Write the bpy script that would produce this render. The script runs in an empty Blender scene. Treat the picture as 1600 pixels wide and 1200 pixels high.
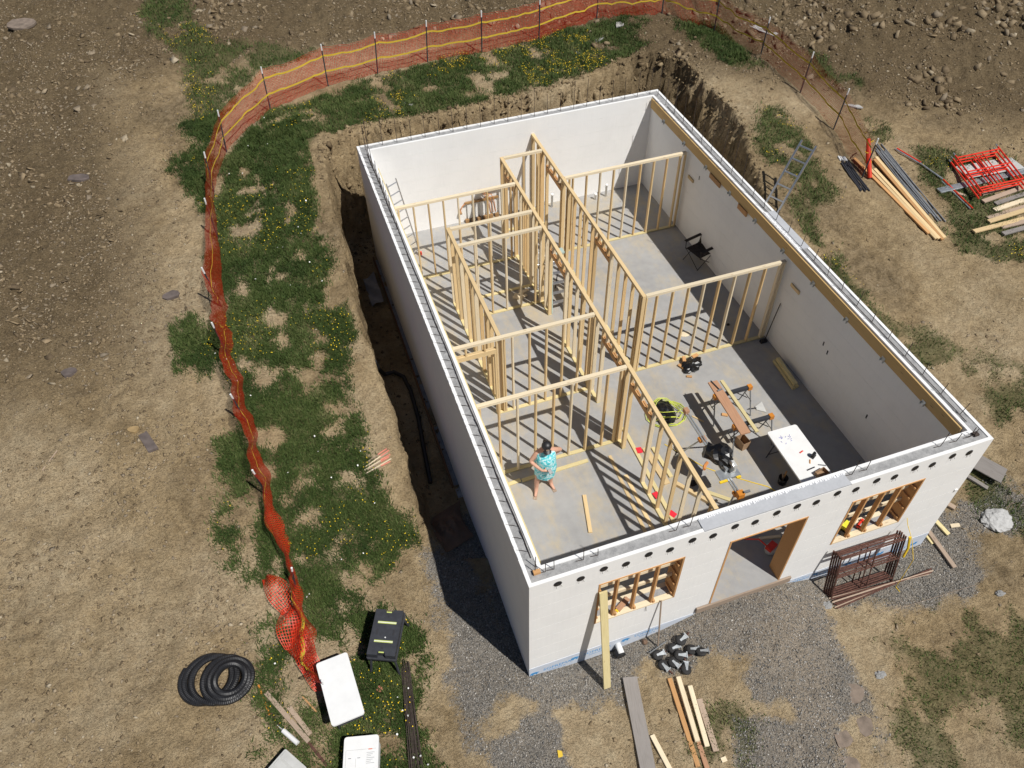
import bpy, bmesh, math, random
import numpy as np
from mathutils import Vector, Matrix, Euler
random.seed(7); RNG = np.random.default_rng(11)
scene = bpy.context.scene
COL = scene.collection
# ------------------------------------------------------------------ camera (drone, about 15 m up)
cam_d = bpy.data.cameras.new('camera'); cam = bpy.data.objects.new('camera', cam_d); COL.objects.link(cam); scene.camera = cam
cam_d.sensor_width = 36; cam_d.lens = 1240.0 / 1600 * 36; cam_d.clip_start = .1; cam_d.clip_end = 2000
def _cam():
    yaw, pitch, roll = 1.2600, -0.8320, 0.0246
    fw = Vector((math.cos(pitch) * math.cos(yaw), math.cos(pitch) * math.sin(yaw), math.sin(pitch)))
    rt = fw.cross(Vector((0, 0, 1))).normalized(); dn = fw.cross(rt)
    r2 = math.cos(roll) * rt + math.sin(roll) * dn; d2 = -math.sin(roll) * rt + math.cos(roll) * dn
    M = Matrix((r2, -d2, -fw)).transposed().to_4x4(); M.translation = (-2.0793, -5.8361, 15.2035)
    return M
cam.matrix_world = _cam()
# ------------------------------------------------------------------ sky, sun, exposure
SUN_DIR = Vector((-.327, .56, -1)).normalized()
world = bpy.data.worlds.new('World'); scene.world = world; world.use_nodes = True
wn = world.node_tree.nodes; wl = world.node_tree.links
sky = wn.new('ShaderNodeTexSky'); sky.sky_type = 'NISHITA'; sky.sun_disc = False
sky.sun_elevation = math.asin(-SUN_DIR.z); sky.sun_rotation = math.atan2(-SUN_DIR.x, -SUN_DIR.y)
sky.air_density = .8; sky.dust_density = .4; sky.altitude = 400
wl.new(sky.outputs[0], wn['Background'].inputs[0]); wn['Background'].inputs[1].default_value = .05
sun_d = bpy.data.lights.new('sun', 'SUN'); sun_d.energy = 5.0; sun_d.angle = math.radians(.53); sun_d.color = (1, .97, .92)
sun = bpy.data.objects.new('sun', sun_d); COL.objects.link(sun); sun.location = (5, -10, 20)
sun.rotation_euler = SUN_DIR.to_track_quat('-Z', 'Y').to_euler()
scene.view_settings.view_transform = 'Standard'; scene.view_settings.look = 'None'
scene.view_settings.exposure = -.15; scene.view_settings.gamma = 1
# ------------------------------------------------------------------ terrain height model (metres)
BW, BL, BT, SZ, TOP = 9.142, 14.137, 0.32, 0.511, 3.509      # house width, length, wall thickness, slab top, wall top
def _h(ix, iy, s):
    n = (ix.astype(np.int64) * 374761393 + iy.astype(np.int64) * 668265263 + s * 1442695041) & 0x7fffffff
    n = ((n ^ (n >> 13)) * 1274126177) & 0x7fffffff
    return ((n ^ (n >> 16)) & 0xffff) / 65535.0
def vnoise(x, y, s=0):
    x = np.asarray(x, float); y = np.asarray(y, float)
    ix = np.floor(x); iy = np.floor(y); fx = x - ix; fy = y - iy
    fx = fx * fx * (3 - 2 * fx); fy = fy * fy * (3 - 2 * fy)
    a = _h(ix, iy, s); b = _h(ix + 1, iy, s); c = _h(ix, iy + 1, s); d = _h(ix + 1, iy + 1, s)
    return (a + (b - a) * fx) * (1 - fy) + (c + (d - c) * fx) * fy
def fbm(x, y, s=0, o=4):
    t = 0; a = .5; n = 0
    for i in range(o):
        t = t + a * vnoise(x * 2 ** i + 17.3 * i, y * 2 ** i - 9.1 * i, s + i); n += a; a *= .5
    return t / n
def sstep(a, b, x):
    t = np.clip((x - a) / (b - a), 0, 1); return t * t * (3 - 2 * t)
ANCH = np.array([(0,-.3,-.03),(1.0,-.3,-.2),(2.8,-.3,-.05),(3.7,-.3,.28),(4.6,-.6,.36),(5.5,-.3,.26),(6.3,-.3,-.1),(9.1,-.3,-.25),(2,-2,-.02),
 (4.6,-2.5,.12),(4.6,-6,-.1),(7,-2.5,-.15),(9.4,-1.5,-.25),(9,-5,-.35),(12,-4,-.1),(14,0,.3),(12,2.5,.65),(-2,-1.5,0),(-2,0,0),(-4,1,.1),(-5.5,1.6,.2),
 (-9,1,.4),(-7,-3,.1),(-1.6,2.5,.08),(-1.6,4.4,.42),(-4,4,.5),(-8,5,.85),(-1.6,6,.85),(-4.4,8,1.3),(-9,9,1.45),(-1.8,9,1.6),(-1.8,11,2.1),
 (-4.4,12,1.9),(-9,14,2.1),(-1.8,13.5,2.6),(-4.2,15.5,2.3),(-2,17.3,3.0),(0,18.6,3.0),(3,19.3,3.05),(7,19,3.15),(11,19,3.1),(12.6,15.5,2.75),
 (13.9,13.2,2.3),(14.4,11.6,2.05),(14.8,10.5,1.8),(12.5,10,2.1),(13,8,1.6),(11,6,1.2),(17,9.5,1.7),(20,9,1.7),(16,6,1.2),(20,2,.8),(10.3,3,.6),
 (-12,25,3.6),(-6,26,3.8),(2,26,4.0),(9,25,4.2),(16,22,4.3),(20,16,3.4),(25,18,4.4),(24,10,2.4),(-16,14,2.6),(-16,2,.8),(-14,40,4.5),(10,40,5.2),(30,32,5.5),
 (34,5,1.6),(20,-10,-.5),(0,-14,-.5),(-20,-10,0),(-36,15,2),(-30,50,4),(50,50,5),(50,-20,0),(-30,-40,-.5),(30,-40,-.5)], float)
def _tps():
    P = ANCH[:, :2]; n = len(P)
    d = np.linalg.norm(P[:, None] - P[None], axis=2)
    K = np.where(d > 0, d * d * np.log(d + 1e-9), 0) + np.eye(n) * .35
    A = np.zeros((n + 3, n + 3)); A[:n, :n] = K; A[:n, n] = 1; A[:n, n + 1:] = P; A[n, :n] = 1; A[n + 1:, :n] = P.T
    return np.linalg.solve(A, np.concatenate([ANCH[:, 2], [0, 0, 0]]))
TPSW = _tps()
PIT = np.array([(-.02,2.6),(-.9,2.9),(-1.08,3.9),(-1.13,4.5),(-1.11,6),(-1.15,7.2),(-1.22,8.1),(-1.25,9.5),(-1.2,10.6),(-1.15,11.2),(-1.0,13.2),(-.95,14.6),(-.85,15.6),(.2,16.25),
 (2.5,16.3),(5.3,16.4),(6.8,16.5),(8.4,16.95),(9.2,17.35),(10.6,17.55),(11.2,17.0),(11.5,15.9),(11.65,14.7),(11.65,13.5),(11.45,12.4),(11.0,11.4),(10.6,10),(10.2,8),(9.9,6),(9.75,4),(9.5,2),(9.3,1),(7.5,1),(7.5,12.5),(1.6,12.5),(1.6,2.6)])
def poly_sdf(P, x, y):
    """signed distance, negative inside"""
    x = np.asarray(x, float); y = np.asarray(y, float)
    d = np.full(x.shape, 1e9); ins = np.zeros(x.shape, bool); n = len(P)
    for i in range(n):
        ax, ay = P[i]; bx, by = P[(i + 1) % n]; ex = bx - ax; ey = by - ay
        t = np.clip(((x - ax) * ex + (y - ay) * ey) / (ex * ex + ey * ey + 1e-12), 0, 1)
        d = np.minimum(d, np.hypot(x - ax - t * ex, y - ay - t * ey))
        if by != ay:
            c = ((ay > y) != (by > y)) & (x < (bx - ax) * (y - ay) / (by - ay) + ax); ins ^= c
    return np.where(ins, -d, d)
def ground_base(x, y):
    x = np.asarray(x, float); y = np.asarray(y, float)
    cx = np.clip(x, -60, 70); cy = np.clip(y, -50, 70)
    n = len(ANCH); z = TPSW[n] + TPSW[n + 1] * cx + TPSW[n + 2] * cy
    for i in range(n):
        d2 = (cx - ANCH[i, 0]) ** 2 + (cy - ANCH[i, 1]) ** 2
        z = z + TPSW[i] * .5 * d2 * np.log(d2 + 1e-9)
    return np.clip(z, -.8, 7)
def house_d(x, y):   # distance outside the house footprint
    dx = np.maximum(np.maximum(-x, x - BW), 0); dy = np.maximum(np.maximum(-y, y - BL), 0)
    return np.hypot(dx, dy)
RUTS = [(12.2, 3.9, 14.6, 2.7), (12.6, 4.9, 15.2, 3.5), (6.4, -1.4, 8.2, -4.8), (7.6, -1.2, 9.6, -4.4), (-8.6, -2, -7.4, 7), (-10.2, -2, -8.9, 7), (12.6, 9.2, 12.2, 5.0)]
def ground_z(x, y, rough=True):
    x = np.asarray(x, float); y = np.asarray(y, float)
    z = ground_base(x, y)
    hd = house_d(x, y)
    # spoil heaps of broken shale: left slope, back, far right
    rocky = np.maximum(np.maximum(sstep(-4.8, -7.5, x) * .55, sstep(19.5, 22.5, y + .1 * x)), sstep(1.5, 5, (x - 14.6) * .55 + (y - 11.5) * .85))
    if rough:
        near = sstep(0, .9, hd)
        z = z + near * (.10 * (fbm(x * .45, y * .45, 3) - .5) + .11 * (fbm(x * 1.7, y * 1.7, 11) - .5) + .075 * (fbm(x * 5.0, y * 5.0, 19, 4) - .5))
        for ax, ay, bx, by in RUTS:
            ex, ey = bx - ax, by - ay; ln = math.hypot(ex, ey); tt = ((x - ax) * ex + (y - ay) * ey) / ln; dd = np.abs((x - ax) * ey - (y - ay) * ex) / ln
            z = z - .045 * np.exp(-(dd / .14) ** 2) * sstep(-.2, .3, tt) * sstep(ln + .2, ln - .3, tt) * (.75 + .25 * np.sin(tt * 24)) * near
        z = z + rocky * (.55 * (fbm(x * .35, y * .35, 23) - .5) + .26 * (np.abs(fbm(x * 1.2, y * 1.2, 29) - .5)) + .20 * (fbm(x * 3.2, y * 3.2, 31, 3) - .5))
    w = .22 * (fbm(x * 1.1, y * 1.1, 41, 3) - .5) + .30 * (np.abs(fbm(x * 2.6, y * 2.6, 47, 4) - .5) - .12) if rough else 0
    right = sstep(4.5, 8.5, x) * sstep(11, 14, y)
    d = -poly_sdf(PIT, x, y) + w * (.35 + .7 * right + .8 * sstep(14.2, 15.5, y))
    # pit floor and bank
    fl = -.28 + .05 * (fbm(x * 1.5, y * 1.5, 53) - .5 if rough else 0) + .25 * sstep(4.5, 2.4, y)
    fl = np.where(x > BW - .1, np.maximum(fl, ground_base(np.full_like(x, 10.2), y) - 2.4), fl)
    wid = .22 + .60 * right + .85 * sstep(14.6, 15.4, y) * (1 - right)
    k = sstep(0, 1, d / wid)
    if rough:
        k = np.clip(k + (k * (1 - k)) * 2.6 * (fbm(x * 5, y * 5, 61, 3) - .5), 0, 1)
    st = k * 5 + (.9 * (fbm(x * 1.6, y * 1.6, 67, 3) - .5) if rough else 0); stair = (np.floor(st) + sstep(.25, .85, st - np.floor(st))) / 5
    k = np.where((k > .02) & (k < .98), np.clip(.35 * k + .65 * stair, 0, 1), k) if rough else k
    z = np.where(d > 0, z + (np.minimum(fl, z) - z) * k, z)
    z = np.where(hd <= 0, np.where((x > .06) & (x < BW - .06) & (y > .06) & (y < BL - .06), -.5, z), z)
    return z
# ------------------------------------------------------------------ helpers
WM = {}
def setp(o, label=None, cat=None, group=None, kind=None):
    if label: o['label'] = label
    if cat: o['category'] = cat
    if group: o['group'] = group
    if kind: o['kind'] = kind
    return o
def add(name, me, M=None, parent=None, **k):
    M = M.copy() if M is not None else Matrix()
    o = bpy.data.objects.new(name, me); COL.objects.link(o); WM[o] = M
    if parent is not None:
        o.parent = parent; o.matrix_basis = WM[parent].inverted() @ M
    else: o.matrix_basis = M
    return setp(o, **k)
def thing(name, loc, label, cat, group=None, rz=0):
    M = Matrix.Translation(Vector(loc)) @ Matrix.Rotation(rz, 4, 'Z')
    return add(name, None, M, None, label=label, cat=cat, group=group)
def T(x, y, z, rz=0, rx=0, ry=0):
    return Matrix.Translation((x, y, z)) @ Euler((rx, ry, rz), 'XYZ').to_matrix().to_4x4()
def gz(x, y): return float(gfast(np.array([x], float), np.array([y], float))[0])
def gfast(x, y):
    """height of the built ground sheet (bilinear on its grid)"""
    i = np.clip(np.searchsorted(GX, x) - 1, 0, len(GX) - 2); j = np.clip(np.searchsorted(GY, y) - 1, 0, len(GY) - 2)
    u = (x - GX[i]) / (GX[i + 1] - GX[i]); v = (y - GY[j]) / (GY[j + 1] - GY[j])
    return (ZG[i, j] * (1 - u) + ZG[i + 1, j] * u) * (1 - v) + (ZG[i, j + 1] * (1 - u) + ZG[i + 1, j + 1] * u) * v
def axis_m(p0, p1, roll=0.0, up=None):
    """matrix at p0 with local X along p0->p1 and local Z as close to up as possible"""
    p0 = Vector(p0); x = (Vector(p1) - p0).normalized(); up = Vector(up) if up else Vector((0, 0, 1))
    if abs(x.dot(up)) > .999: up = Vector((0, 1, 0))
    y = up.cross(x).normalized(); z = x.cross(y)
    M = Matrix((x, y, z)).transposed().to_4x4(); M.translation = p0
    return M @ Matrix.Rotation(roll, 4, 'X')
class MB:
    def __init__(s): s.v = []; s.f = []
    def box(s, x0, x1, y0, y1, z0, z1, M=None):
        n = len(s.v); P = [(x0,y0,z0),(x1,y0,z0),(x1,y1,z0),(x0,y1,z0),(x0,y0,z1),(x1,y0,z1),(x1,y1,z1),(x0,y1,z1)]
        s.v += [tuple(M @ Vector(p)) for p in P] if M is not None else P
        s.f += [tuple(n + i for i in q) for q in ((0,3,2,1),(4,5,6,7),(0,1,5,4),(1,2,6,5),(2,3,7,6),(3,0,4,7))]; return s
    def rbox(s, sx, sy, sz, r, M=None, n=3):
        """box with rounded vertical corners, base at z 0, centred"""
        pts = []
        for cx, cy, a0 in ((1,1,0),(-1,1,90),(-1,-1,180),(1,-1,270)):
            for i in range(n + 1):
                a = math.radians(a0 + 90 * i / n); pts.append((cx * (sx / 2 - r) + r * math.cos(a), cy * (sy / 2 - r) + r * math.sin(a)))
        return s.prism(pts, 0, sz, M)
    def prism(s, pts, z0, z1, M=None):
        n = len(s.v); k = len(pts); P = [(x, y, z0) for x, y in pts] + [(x, y, z1) for x, y in pts]
        s.v += [tuple(M @ Vector(p)) for p in P] if M is not None else P
        s.f += [tuple(n + i for i in range(k - 1, -1, -1)), tuple(n + k + i for i in range(k))]
        s.f += [(n + i, n + (i + 1) % k, n + k + (i + 1) % k, n + k + i) for i in range(k)]; return s
    def tube(s, pts, r, n=6, close=False, cap=True):
        pts = [Vector(p) for p in pts]; m = len(pts); rr = r if isinstance(r, (list, tuple)) else [r] * m
        base = len(s.v); up = None
        for i, p in enumerate(pts):
            if close: t = pts[(i + 1) % m] - pts[i - 1]
            else: t = pts[min(i + 1, m - 1)] - pts[max(i - 1, 0)]
            t = t.normalized()
            if up is None:
                up = Vector((0, 0, 1)) if abs(t.z) < .9 else Vector((1, 0, 0))
            u = (up - t * up.dot(t)).normalized(); w = t.cross(u); up = u
            for j in range(n):
                a = 2 * math.pi * (j + .5) / n; s.v.append(tuple(p + rr[i] * (math.cos(a) * u + math.sin(a) * w)))
        for i in range(m if close else m - 1):
            for j in range(n):
                a = base + i * n; b = base + ((i + 1) % m) * n
                s.f.append((a + j, a + (j + 1) % n, b + (j + 1) % n, b + j))
        if cap and not close:
            s.f.append(tuple(base + j for j in range(n - 1, -1, -1))); s.f.append(tuple(base + (m - 1) * n + j for j in range(n)))
        return s
    def lathe(s, prof, n=12, M=None):
        base = len(s.v)
        for r, z in prof:
            for j in range(n):
                a = 2 * math.pi * j / n; p = Vector((r * math.cos(a), r * math.sin(a), z)); s.v.append(tuple(M @ p if M is not None else p))
        for i in range(len(prof) - 1):
            for j in range(n):
                a = base + i * n; b = a + n; s.f.append((a + j, a + (j + 1) % n, b + (j + 1) % n, b + j))
        s.f.append(tuple(base + j for j in range(n - 1, -1, -1))); s.f.append(tuple(base + (len(prof) - 1) * n + j for j in range(n)))
        return s
    def strip(s, A, B):
        n = len(s.v); k = len(A)
        for a, b in zip(A, B): s.v.append(tuple(a)); s.v.append(tuple(b))
        s.f += [(n + 2*i, n + 2*i + 1, n + 2*i + 3, n + 2*i + 2) for i in range(k - 1)]; return s
    def grid(s, fn, nu, nv):
        n = len(s.v)
        for i in range(nu + 1):
            for j in range(nv + 1): s.v.append(tuple(fn(i / nu, j / nv)))
        for i in range(nu):
            for j in range(nv):
                a = n + i * (nv + 1) + j; s.f.append((a, a + nv + 1, a + nv + 2, a + 1))
        return s
    def mesh(s, name, m, smooth=False):
        me = bpy.data.meshes.new(name); me.from_pydata(s.v, [], s.f); me.materials.append(m)
        if smooth: me.polygons.foreach_set('use_smooth', [True] * len(me.polygons))
        me.update(); return me
    def build(s, name, m, parent=None, M=None, smooth=False, **k):
        """geometry given in world space unless M is given"""
        if M is None and s.v:
            if parent is not None: M = WM[parent]
            else: M = Matrix.Translation((sum(v[0] for v in s.v) / len(s.v), sum(v[1] for v in s.v) / len(s.v), min(v[2] for v in s.v)))
            Mi = M.inverted(); s.v = [tuple(Mi @ Vector(v)) for v in s.v]
        return add(name, s.mesh(name, m, smooth), M, parent, **k)
_bc = {}
def bar_mesh(L, w, t, m):
    k = (round(L, 3), round(w, 4), round(t, 4), m.name)
    if k not in _bc:
        b = MB(); c = min(.004, t * .1)
        pts = [(-w/2+c,-t/2),(w/2-c,-t/2),(w/2,-t/2+c),(w/2,t/2-c),(w/2-c,t/2),(-w/2+c,t/2),(-w/2,t/2-c),(-w/2,-t/2+c)]
        b.prism(pts, 0, L, Matrix(((0,0,1,0),(1,0,0,0),(0,1,0,0),(0,0,0,1))))
        _bc[k] = b.mesh('board', m)
    return _bc[k]
def lumber(name, p0, p1, w, t, m, parent=None, up=None, roll=0.0, **k):
    """board from p0 to p1 (centre line): w across (horizontal), t thick (along up)"""
    L = (Vector(p1) - Vector(p0)).length
    return add(name, bar_mesh(L, w, t, m), axis_m(p0, p1, roll, up), parent, **k)
def big_mesh(name, V, F, m, smooth=False, attrs=None):
    me = bpy.data.meshes.new(name); V = np.asarray(V, np.float32); F = np.asarray(F, np.int32); k = F.shape[1]
    me.vertices.add(len(V)); me.vertices.foreach_set('co', V.ravel())
    me.loops.add(F.size); me.loops.foreach_set('vertex_index', F.ravel())
    me.polygons.add(len(F)); me.polygons.foreach_set('loop_start', np.arange(len(F), dtype=np.int32) * k)
    me.polygons.foreach_set('loop_total', np.full(len(F), k, np.int32))
    if smooth: me.polygons.foreach_set('use_smooth', np.ones(len(F), bool))
    me.materials.append(m); me.update(calc_edges=True)
    for an, av in (attrs or {}).items():
        a = me.attributes.new(an, 'FLOAT', 'POINT'); a.data.foreach_set('value', np.asarray(av, np.float32))
    return me
def text_mesh(s, size, m, depth=.0006):
    cu = bpy.data.curves.new('lettering', 'FONT'); cu.body = s; cu.size = size; cu.extrude = depth; cu.align_x = 'CENTER'; cu.align_y = 'CENTER'; cu.resolution_u = 2
    o = bpy.data.objects.new('lettering', cu); COL.objects.link(o); dg = bpy.context.evaluated_depsgraph_get()
    me = bpy.data.meshes.new_from_object(o.evaluated_get(dg)); bpy.data.objects.remove(o); me.materials.clear(); me.materials.append(m); return me
# ------------------------------------------------------------------ materials
class NT:
    def __init__(s, name):
        s.m = bpy.data.materials.new(name); s.m.use_nodes = True; s.n = s.m.node_tree.nodes; s.l = s.m.node_tree.links
        s.b = s.n['Principled BSDF']
    def node(s, t, **k):
        o = s.n.new('ShaderNode' + t)
        for a, b in k.items(): setattr(o, a, b)
        return o
    def link(s, a, b): s.l.new(a, b)
    def coord(s, kind='Object', scale=(1, 1, 1), rnd=True):
        c = s.node('TexCoord').outputs[kind]; mp = s.node('Mapping'); mp.inputs['Scale'].default_value = scale; s.link(c, mp.inputs[0])
        if rnd:
            oi = s.node('ObjectInfo'); mu = s.node('Math', operation='MULTIPLY'); mu.inputs[1].default_value = 37; s.link(oi.outputs['Random'], mu.inputs[0])
            cb = s.node('CombineXYZ'); s.link(mu.outputs[0], cb.inputs[0]); s.link(mu.outputs[0], cb.inputs[1]); s.link(cb.outputs[0], mp.inputs['Location'])
        return mp.outputs[0]
    def noise(s, co, scale, detail=4, rough=.55, out='Fac'):
        n = s.node('TexNoise'); n.inputs['Scale'].default_value = scale; n.inputs['Detail'].default_value = detail; n.inputs['Roughness'].default_value = rough
        s.link(co, n.inputs['Vector']); return n.outputs[out]
    def ramp(s, fac, stops):
        r = s.node('ValToRGB'); e = r.color_ramp.elements
        while len(e) < len(stops): e.new(.5)
        for i, (p, c) in enumerate(stops): e[i].position = p; e[i].color = (*c, 1) if len(c) == 3 else c
        s.link(fac, r.inputs[0]); return r.outputs[0]
    def mix(s, fac, a, b, mode='MIX'):
        x = s.node('Mix', data_type='RGBA', blend_type=mode)
        for i, v in ((0, fac), (6, a), (7, b)):
            if isinstance(v, (int, float)): x.inputs[i].default_value = v
            elif isinstance(v, tuple): x.inputs[i].default_value = (*v, 1)
            else: s.link(v, x.inputs[i])
        return x.outputs[2]
    def math(s, op, a, b=0.0):
        x = s.node('Math', operation=op)
        for i, v in ((0, a), (1, b)):
            if isinstance(v, (int, float)): x.inputs[i].default_value = v
            else: s.link(v, x.inputs[i])
        return x.outputs[0]
    def attr(s, name): a = s.node('Attribute'); a.attribute_name = name; return a.outputs['Fac']
    def bump(s, h, strength, dist=.01, prev=None):
        b = s.node('Bump'); b.inputs['Strength'].default_value = strength; b.inputs['Distance'].default_value = dist; s.link(h, b.inputs['Height'])
        if prev is not None: s.link(prev, b.inputs['Normal'])
        return b.outputs[0]
    def out(s, color=None, rough=.7, normal=None, metal=0, spec=.5):
        if color is not None:
            if isinstance(color, tuple): s.b.inputs['Base Color'].default_value = (*color, 1)
            else: s.link(color, s.b.inputs['Base Color'])
        if isinstance(rough, (int, float)): s.b.inputs['Roughness'].default_value = rough
        else: s.link(rough, s.b.inputs['Roughness'])
        s.b.inputs['Metallic'].default_value = metal; s.b.inputs['Specular IOR Level'].default_value = spec
        if normal is not None: s.link(normal, s.b.inputs['Normal'])
        return s.m
def plain(name, c, rough=.6, metal=0, var=.18, scale=6, bump=.15, spec=.4):
    t = NT(name); co = t.coord(); f = t.noise(co, scale, 5)
    lo = tuple(v * (1 - var) for v in c); hi = tuple(min(1, v * (1 + var)) for v in c)
    col = t.ramp(f, [(.3, lo), (.7, hi)])
    return t.out(col, rough, t.bump(t.noise(co, scale * 7, 3), bump, .004), metal, spec)
def wood(name, c1, c2, knot=(.25, .13, .06), rough=.75, var=.22):
    t = NT(name); co = t.coord(scale=(1.1, 26, 26)); g = t.noise(co, 1.6, 6, .6)
    col = t.ramp(g, [(.28, c1), (.52, c2), (.75, tuple(v * .86 for v in c1))])
    k = t.node('TexVoronoi'); k.inputs['Scale'].default_value = 1; t.link(t.coord(scale=(2.1, 9, 9)), k.inputs['Vector'])
    kf = t.ramp(k.outputs['Distance'], [(.05, (1, 1, 1)), (.13, (0, 0, 0))]); col = t.mix(t.math('MULTIPLY', kf, .6), col, knot)
    oi = t.node('ObjectInfo'); v = t.ramp(oi.outputs['Random'], [(0, (1 - var,) * 3), (.5, (1, .98, .95)), (1, (1 + var * .35, 1 + var * .3, 1 + var * .25))])
    return t.out(t.mix(1.0, col, v, 'MULTIPLY'), rough, t.bump(g, .12, .003), 0, .3)
M_SPF = wood('spruce', (.66, .475, .24), (.75, .57, .32), (.36, .2, .09), var=.18)
M_SPF2 = wood('warm_spruce', (.60, .41, .19), (.70, .50, .26), (.3, .16, .07), var=.2)
M_PALE = wood('pale_spruce', (.74, .61, .41), (.80, .69, .50), (.42, .27, .14), var=.1)
M_PT = wood('treated_pine', (.60, .50, .24), (.70, .60, .33), (.32, .22, .1), var=.12)
M_FIR = wood('fir', (.50, .26, .10), (.60, .34, .15), (.25, .1, .04))
M_LVL = wood('laminated_board', (.58, .38, .15), (.66, .45, .20), (.12, .06, .02))
M_GREYWOOD = wood('weathered_board', (.20, .18, .165), (.27, .25, .235), (.1, .08, .07))
M_TANWOOD = wood('aged_board', (.36, .27, .20), (.44, .34, .26), (.2, .12, .08))
M_REDWOOD = wood('brown_plank', (.36, .19, .11), (.45, .26, .16), (.2, .1, .05))
M_DARKWOOD = wood('dark_brown_board', (.13, .07, .035), (.17, .095, .05))  # dark brown wood of the trench form boards
def foam_mat(name, c, dirt):
    t = NT(name); co = t.coord('Object', rnd=False); n = t.noise(co, 1.3, 5, .6); f = t.noise(co, 60, 3)
    col = t.mix(t.math('MULTIPLY', t.ramp(n, [(.45, (0, 0, 0)), (.75, (1, 1, 1))]), dirt), c, tuple(v * .78 for v in c))
    st = t.noise(t.coord('Object', (9, 9, .6)), 3, 3, .6)
    col = t.mix(t.math('MULTIPLY', t.ramp(st, [(.5, (0, 0, 0)), (.8, (1, 1, 1))]), dirt * .7), col, tuple(v * .8 for v in c))
    sp = t.noise(t.coord('Object', (5, 5, 9), True), 2.2, 4, .7)
    col = t.mix(t.math('MULTIPLY', t.ramp(sp, [(.70, (0, 0, 0)), (.76, (1, 1, 1))]), dirt * .9), col, (.42, .36, .30))
    w = t.node('TexWave'); w.inputs['Scale'].default_value = 3.1; t.link(t.coord('Object', (1, 1, 0), False), w.inputs['Vector'])
    return t.out(col, .75, t.bump(w.outputs['Fac'], .06, .004, t.bump(f, .12, .003)), 0, .25)
M_FOAM = foam_mat('foam', (.86, .855, .84), .25)
M_FOAMCUT = plain('cut_foam', (.86, .86, .87), .85, 0, .06, 30, .6)
def concrete(name, c1, c2, scale, bump, saw=0):
    t = NT(name); co = t.coord('Object', rnd=False)
    a = t.noise(co, scale, 6, .62); b = t.noise(co, scale * 6, 4, .6)
    col = t.mix(.35, t.ramp(a, [(.3, c1), (.7, c2)]), t.ramp(b, [(.3, c1), (.7, c2)]))
    if saw:
        s1 = t.noise(t.coord('Object', (1, .55, 1), False), 1.5, 7, .72); col = t.mix(t.math('MULTIPLY', t.ramp(s1, [(.47, (0, 0, 0)), (.68, (1, 1, 1))]), saw), col, (.53, .42, .24))
    return t.out(col, .72, t.bump(b, bump, .01), 0, .35)
M_SLAB = concrete('slab_concrete', (.29, .287, .283), (.405, .40, .392), .9, .05, .6)
M_CORE = concrete('rough_concrete', (.22, .22, .22), (.46, .455, .45), 9, .9)
M_TROWEL = concrete('trowelled_concrete', (.42, .43, .45), (.52, .53, .55), 4, .12)
M_LUMP = concrete('spilled_concrete', (.20, .20, .195), (.36, .355, .345), 10, 1.0)
M_REBAR = plain('rusty_steel_bar', (.075, .057, .048), .8, .3, .4, 20)
M_RUST = plain('rusted_tube', (.115, .052, .038), .75, .2, .4, 14, .3)
M_BLACK = plain('black_plastic', (.014, .014, .016), .45, 0, .3, 8, .1, .5)
M_BAG = plain('black_film', (.006, .006, .007), .3, 0, .3, 5, .1, .6)
M_DKGREY = plain('charcoal_plastic', (.040, .042, .050), .55, 0, .2, 8, .15)
M_GREY = plain('grey_paint', (.22, .23, .24), .5, .2)
M_ALU = plain('aluminium', (.62, .63, .64), .38, .9, .1, 8, .05)
M_GALV = plain('galvanised_steel', (.50, .53, .55), .45, .7, .15, 10, .08)
M_WHITEP = plain('white_plastic', (.80, .80, .79), .45, 0, .04, 5, .05, .4)
M_OFFWHITE = plain('grey_white_plastic', (.52, .52, .50), .5, 0, .1, 5, .08)
M_LIME = plain('lime_plastic', (.55, .62, .18), .5, 0, .1, 8, .05)
M_ORANGE = plain('orange_plastic', (.58, .22, .03), .5, 0, .12, 8, .05)
M_RED = plain('red_paint', (.70, .045, .022), .42, 0, .15, 9, .05)
M_REDTAG = plain('red_film', (.75, .03, .05), .5)
M_YELLOW = plain('yellow_plastic', (.80, .55, .03), .5, 0, .1, 8, .05)
M_TAPEY = plain('yellow_tape', (.70, .48, .05), .5, 0, .08, 4, .05)
M_BLUE = plain('blue_print', (.06, .30, .62), .6, 0, .1)
M_MEMB = plain('membrane', (.62, .67, .75), .5, 0, .06, 3, .1)
M_BROWNPIPE = plain('brown_pipe', (.34, .20, .09), .5)
M_COPPER = plain('orange_tube', (.62, .25, .08), .5)
M_CARD = plain('cardboard', (.34, .22, .13), .85, 0, .12, 10)
M_TARP = plain('brown_tarp', (.16, .10, .065), .8, 0, .2, 5, .2)
M_SKIN = plain('skin', (.60, .34, .24), .55, 0, .08, 9, .05)
M_INK = plain('dark_ink', (.03, .03, .035), .7)
M_PINK = plain('faded_pink', (.70, .25, .18), .7)
M_CAMO = plain('dark_camo_cloth', (.030, .022, .020), .9, 0, .5, 14, .2)
M_HAIR = plain('dark_hair', (.018, .014, .012), .6)
M_TIRE = plain('rubber', (.022, .021, .021), .75, 0, .25, 12, .2)
M_HOSE = plain('yellow_green_hose', (.62, .70, .10), .45, 0, .06)
M_NET = plain('orange_red_net', (.60, .038, .011), .5, 0, .1, 3, .05)
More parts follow.
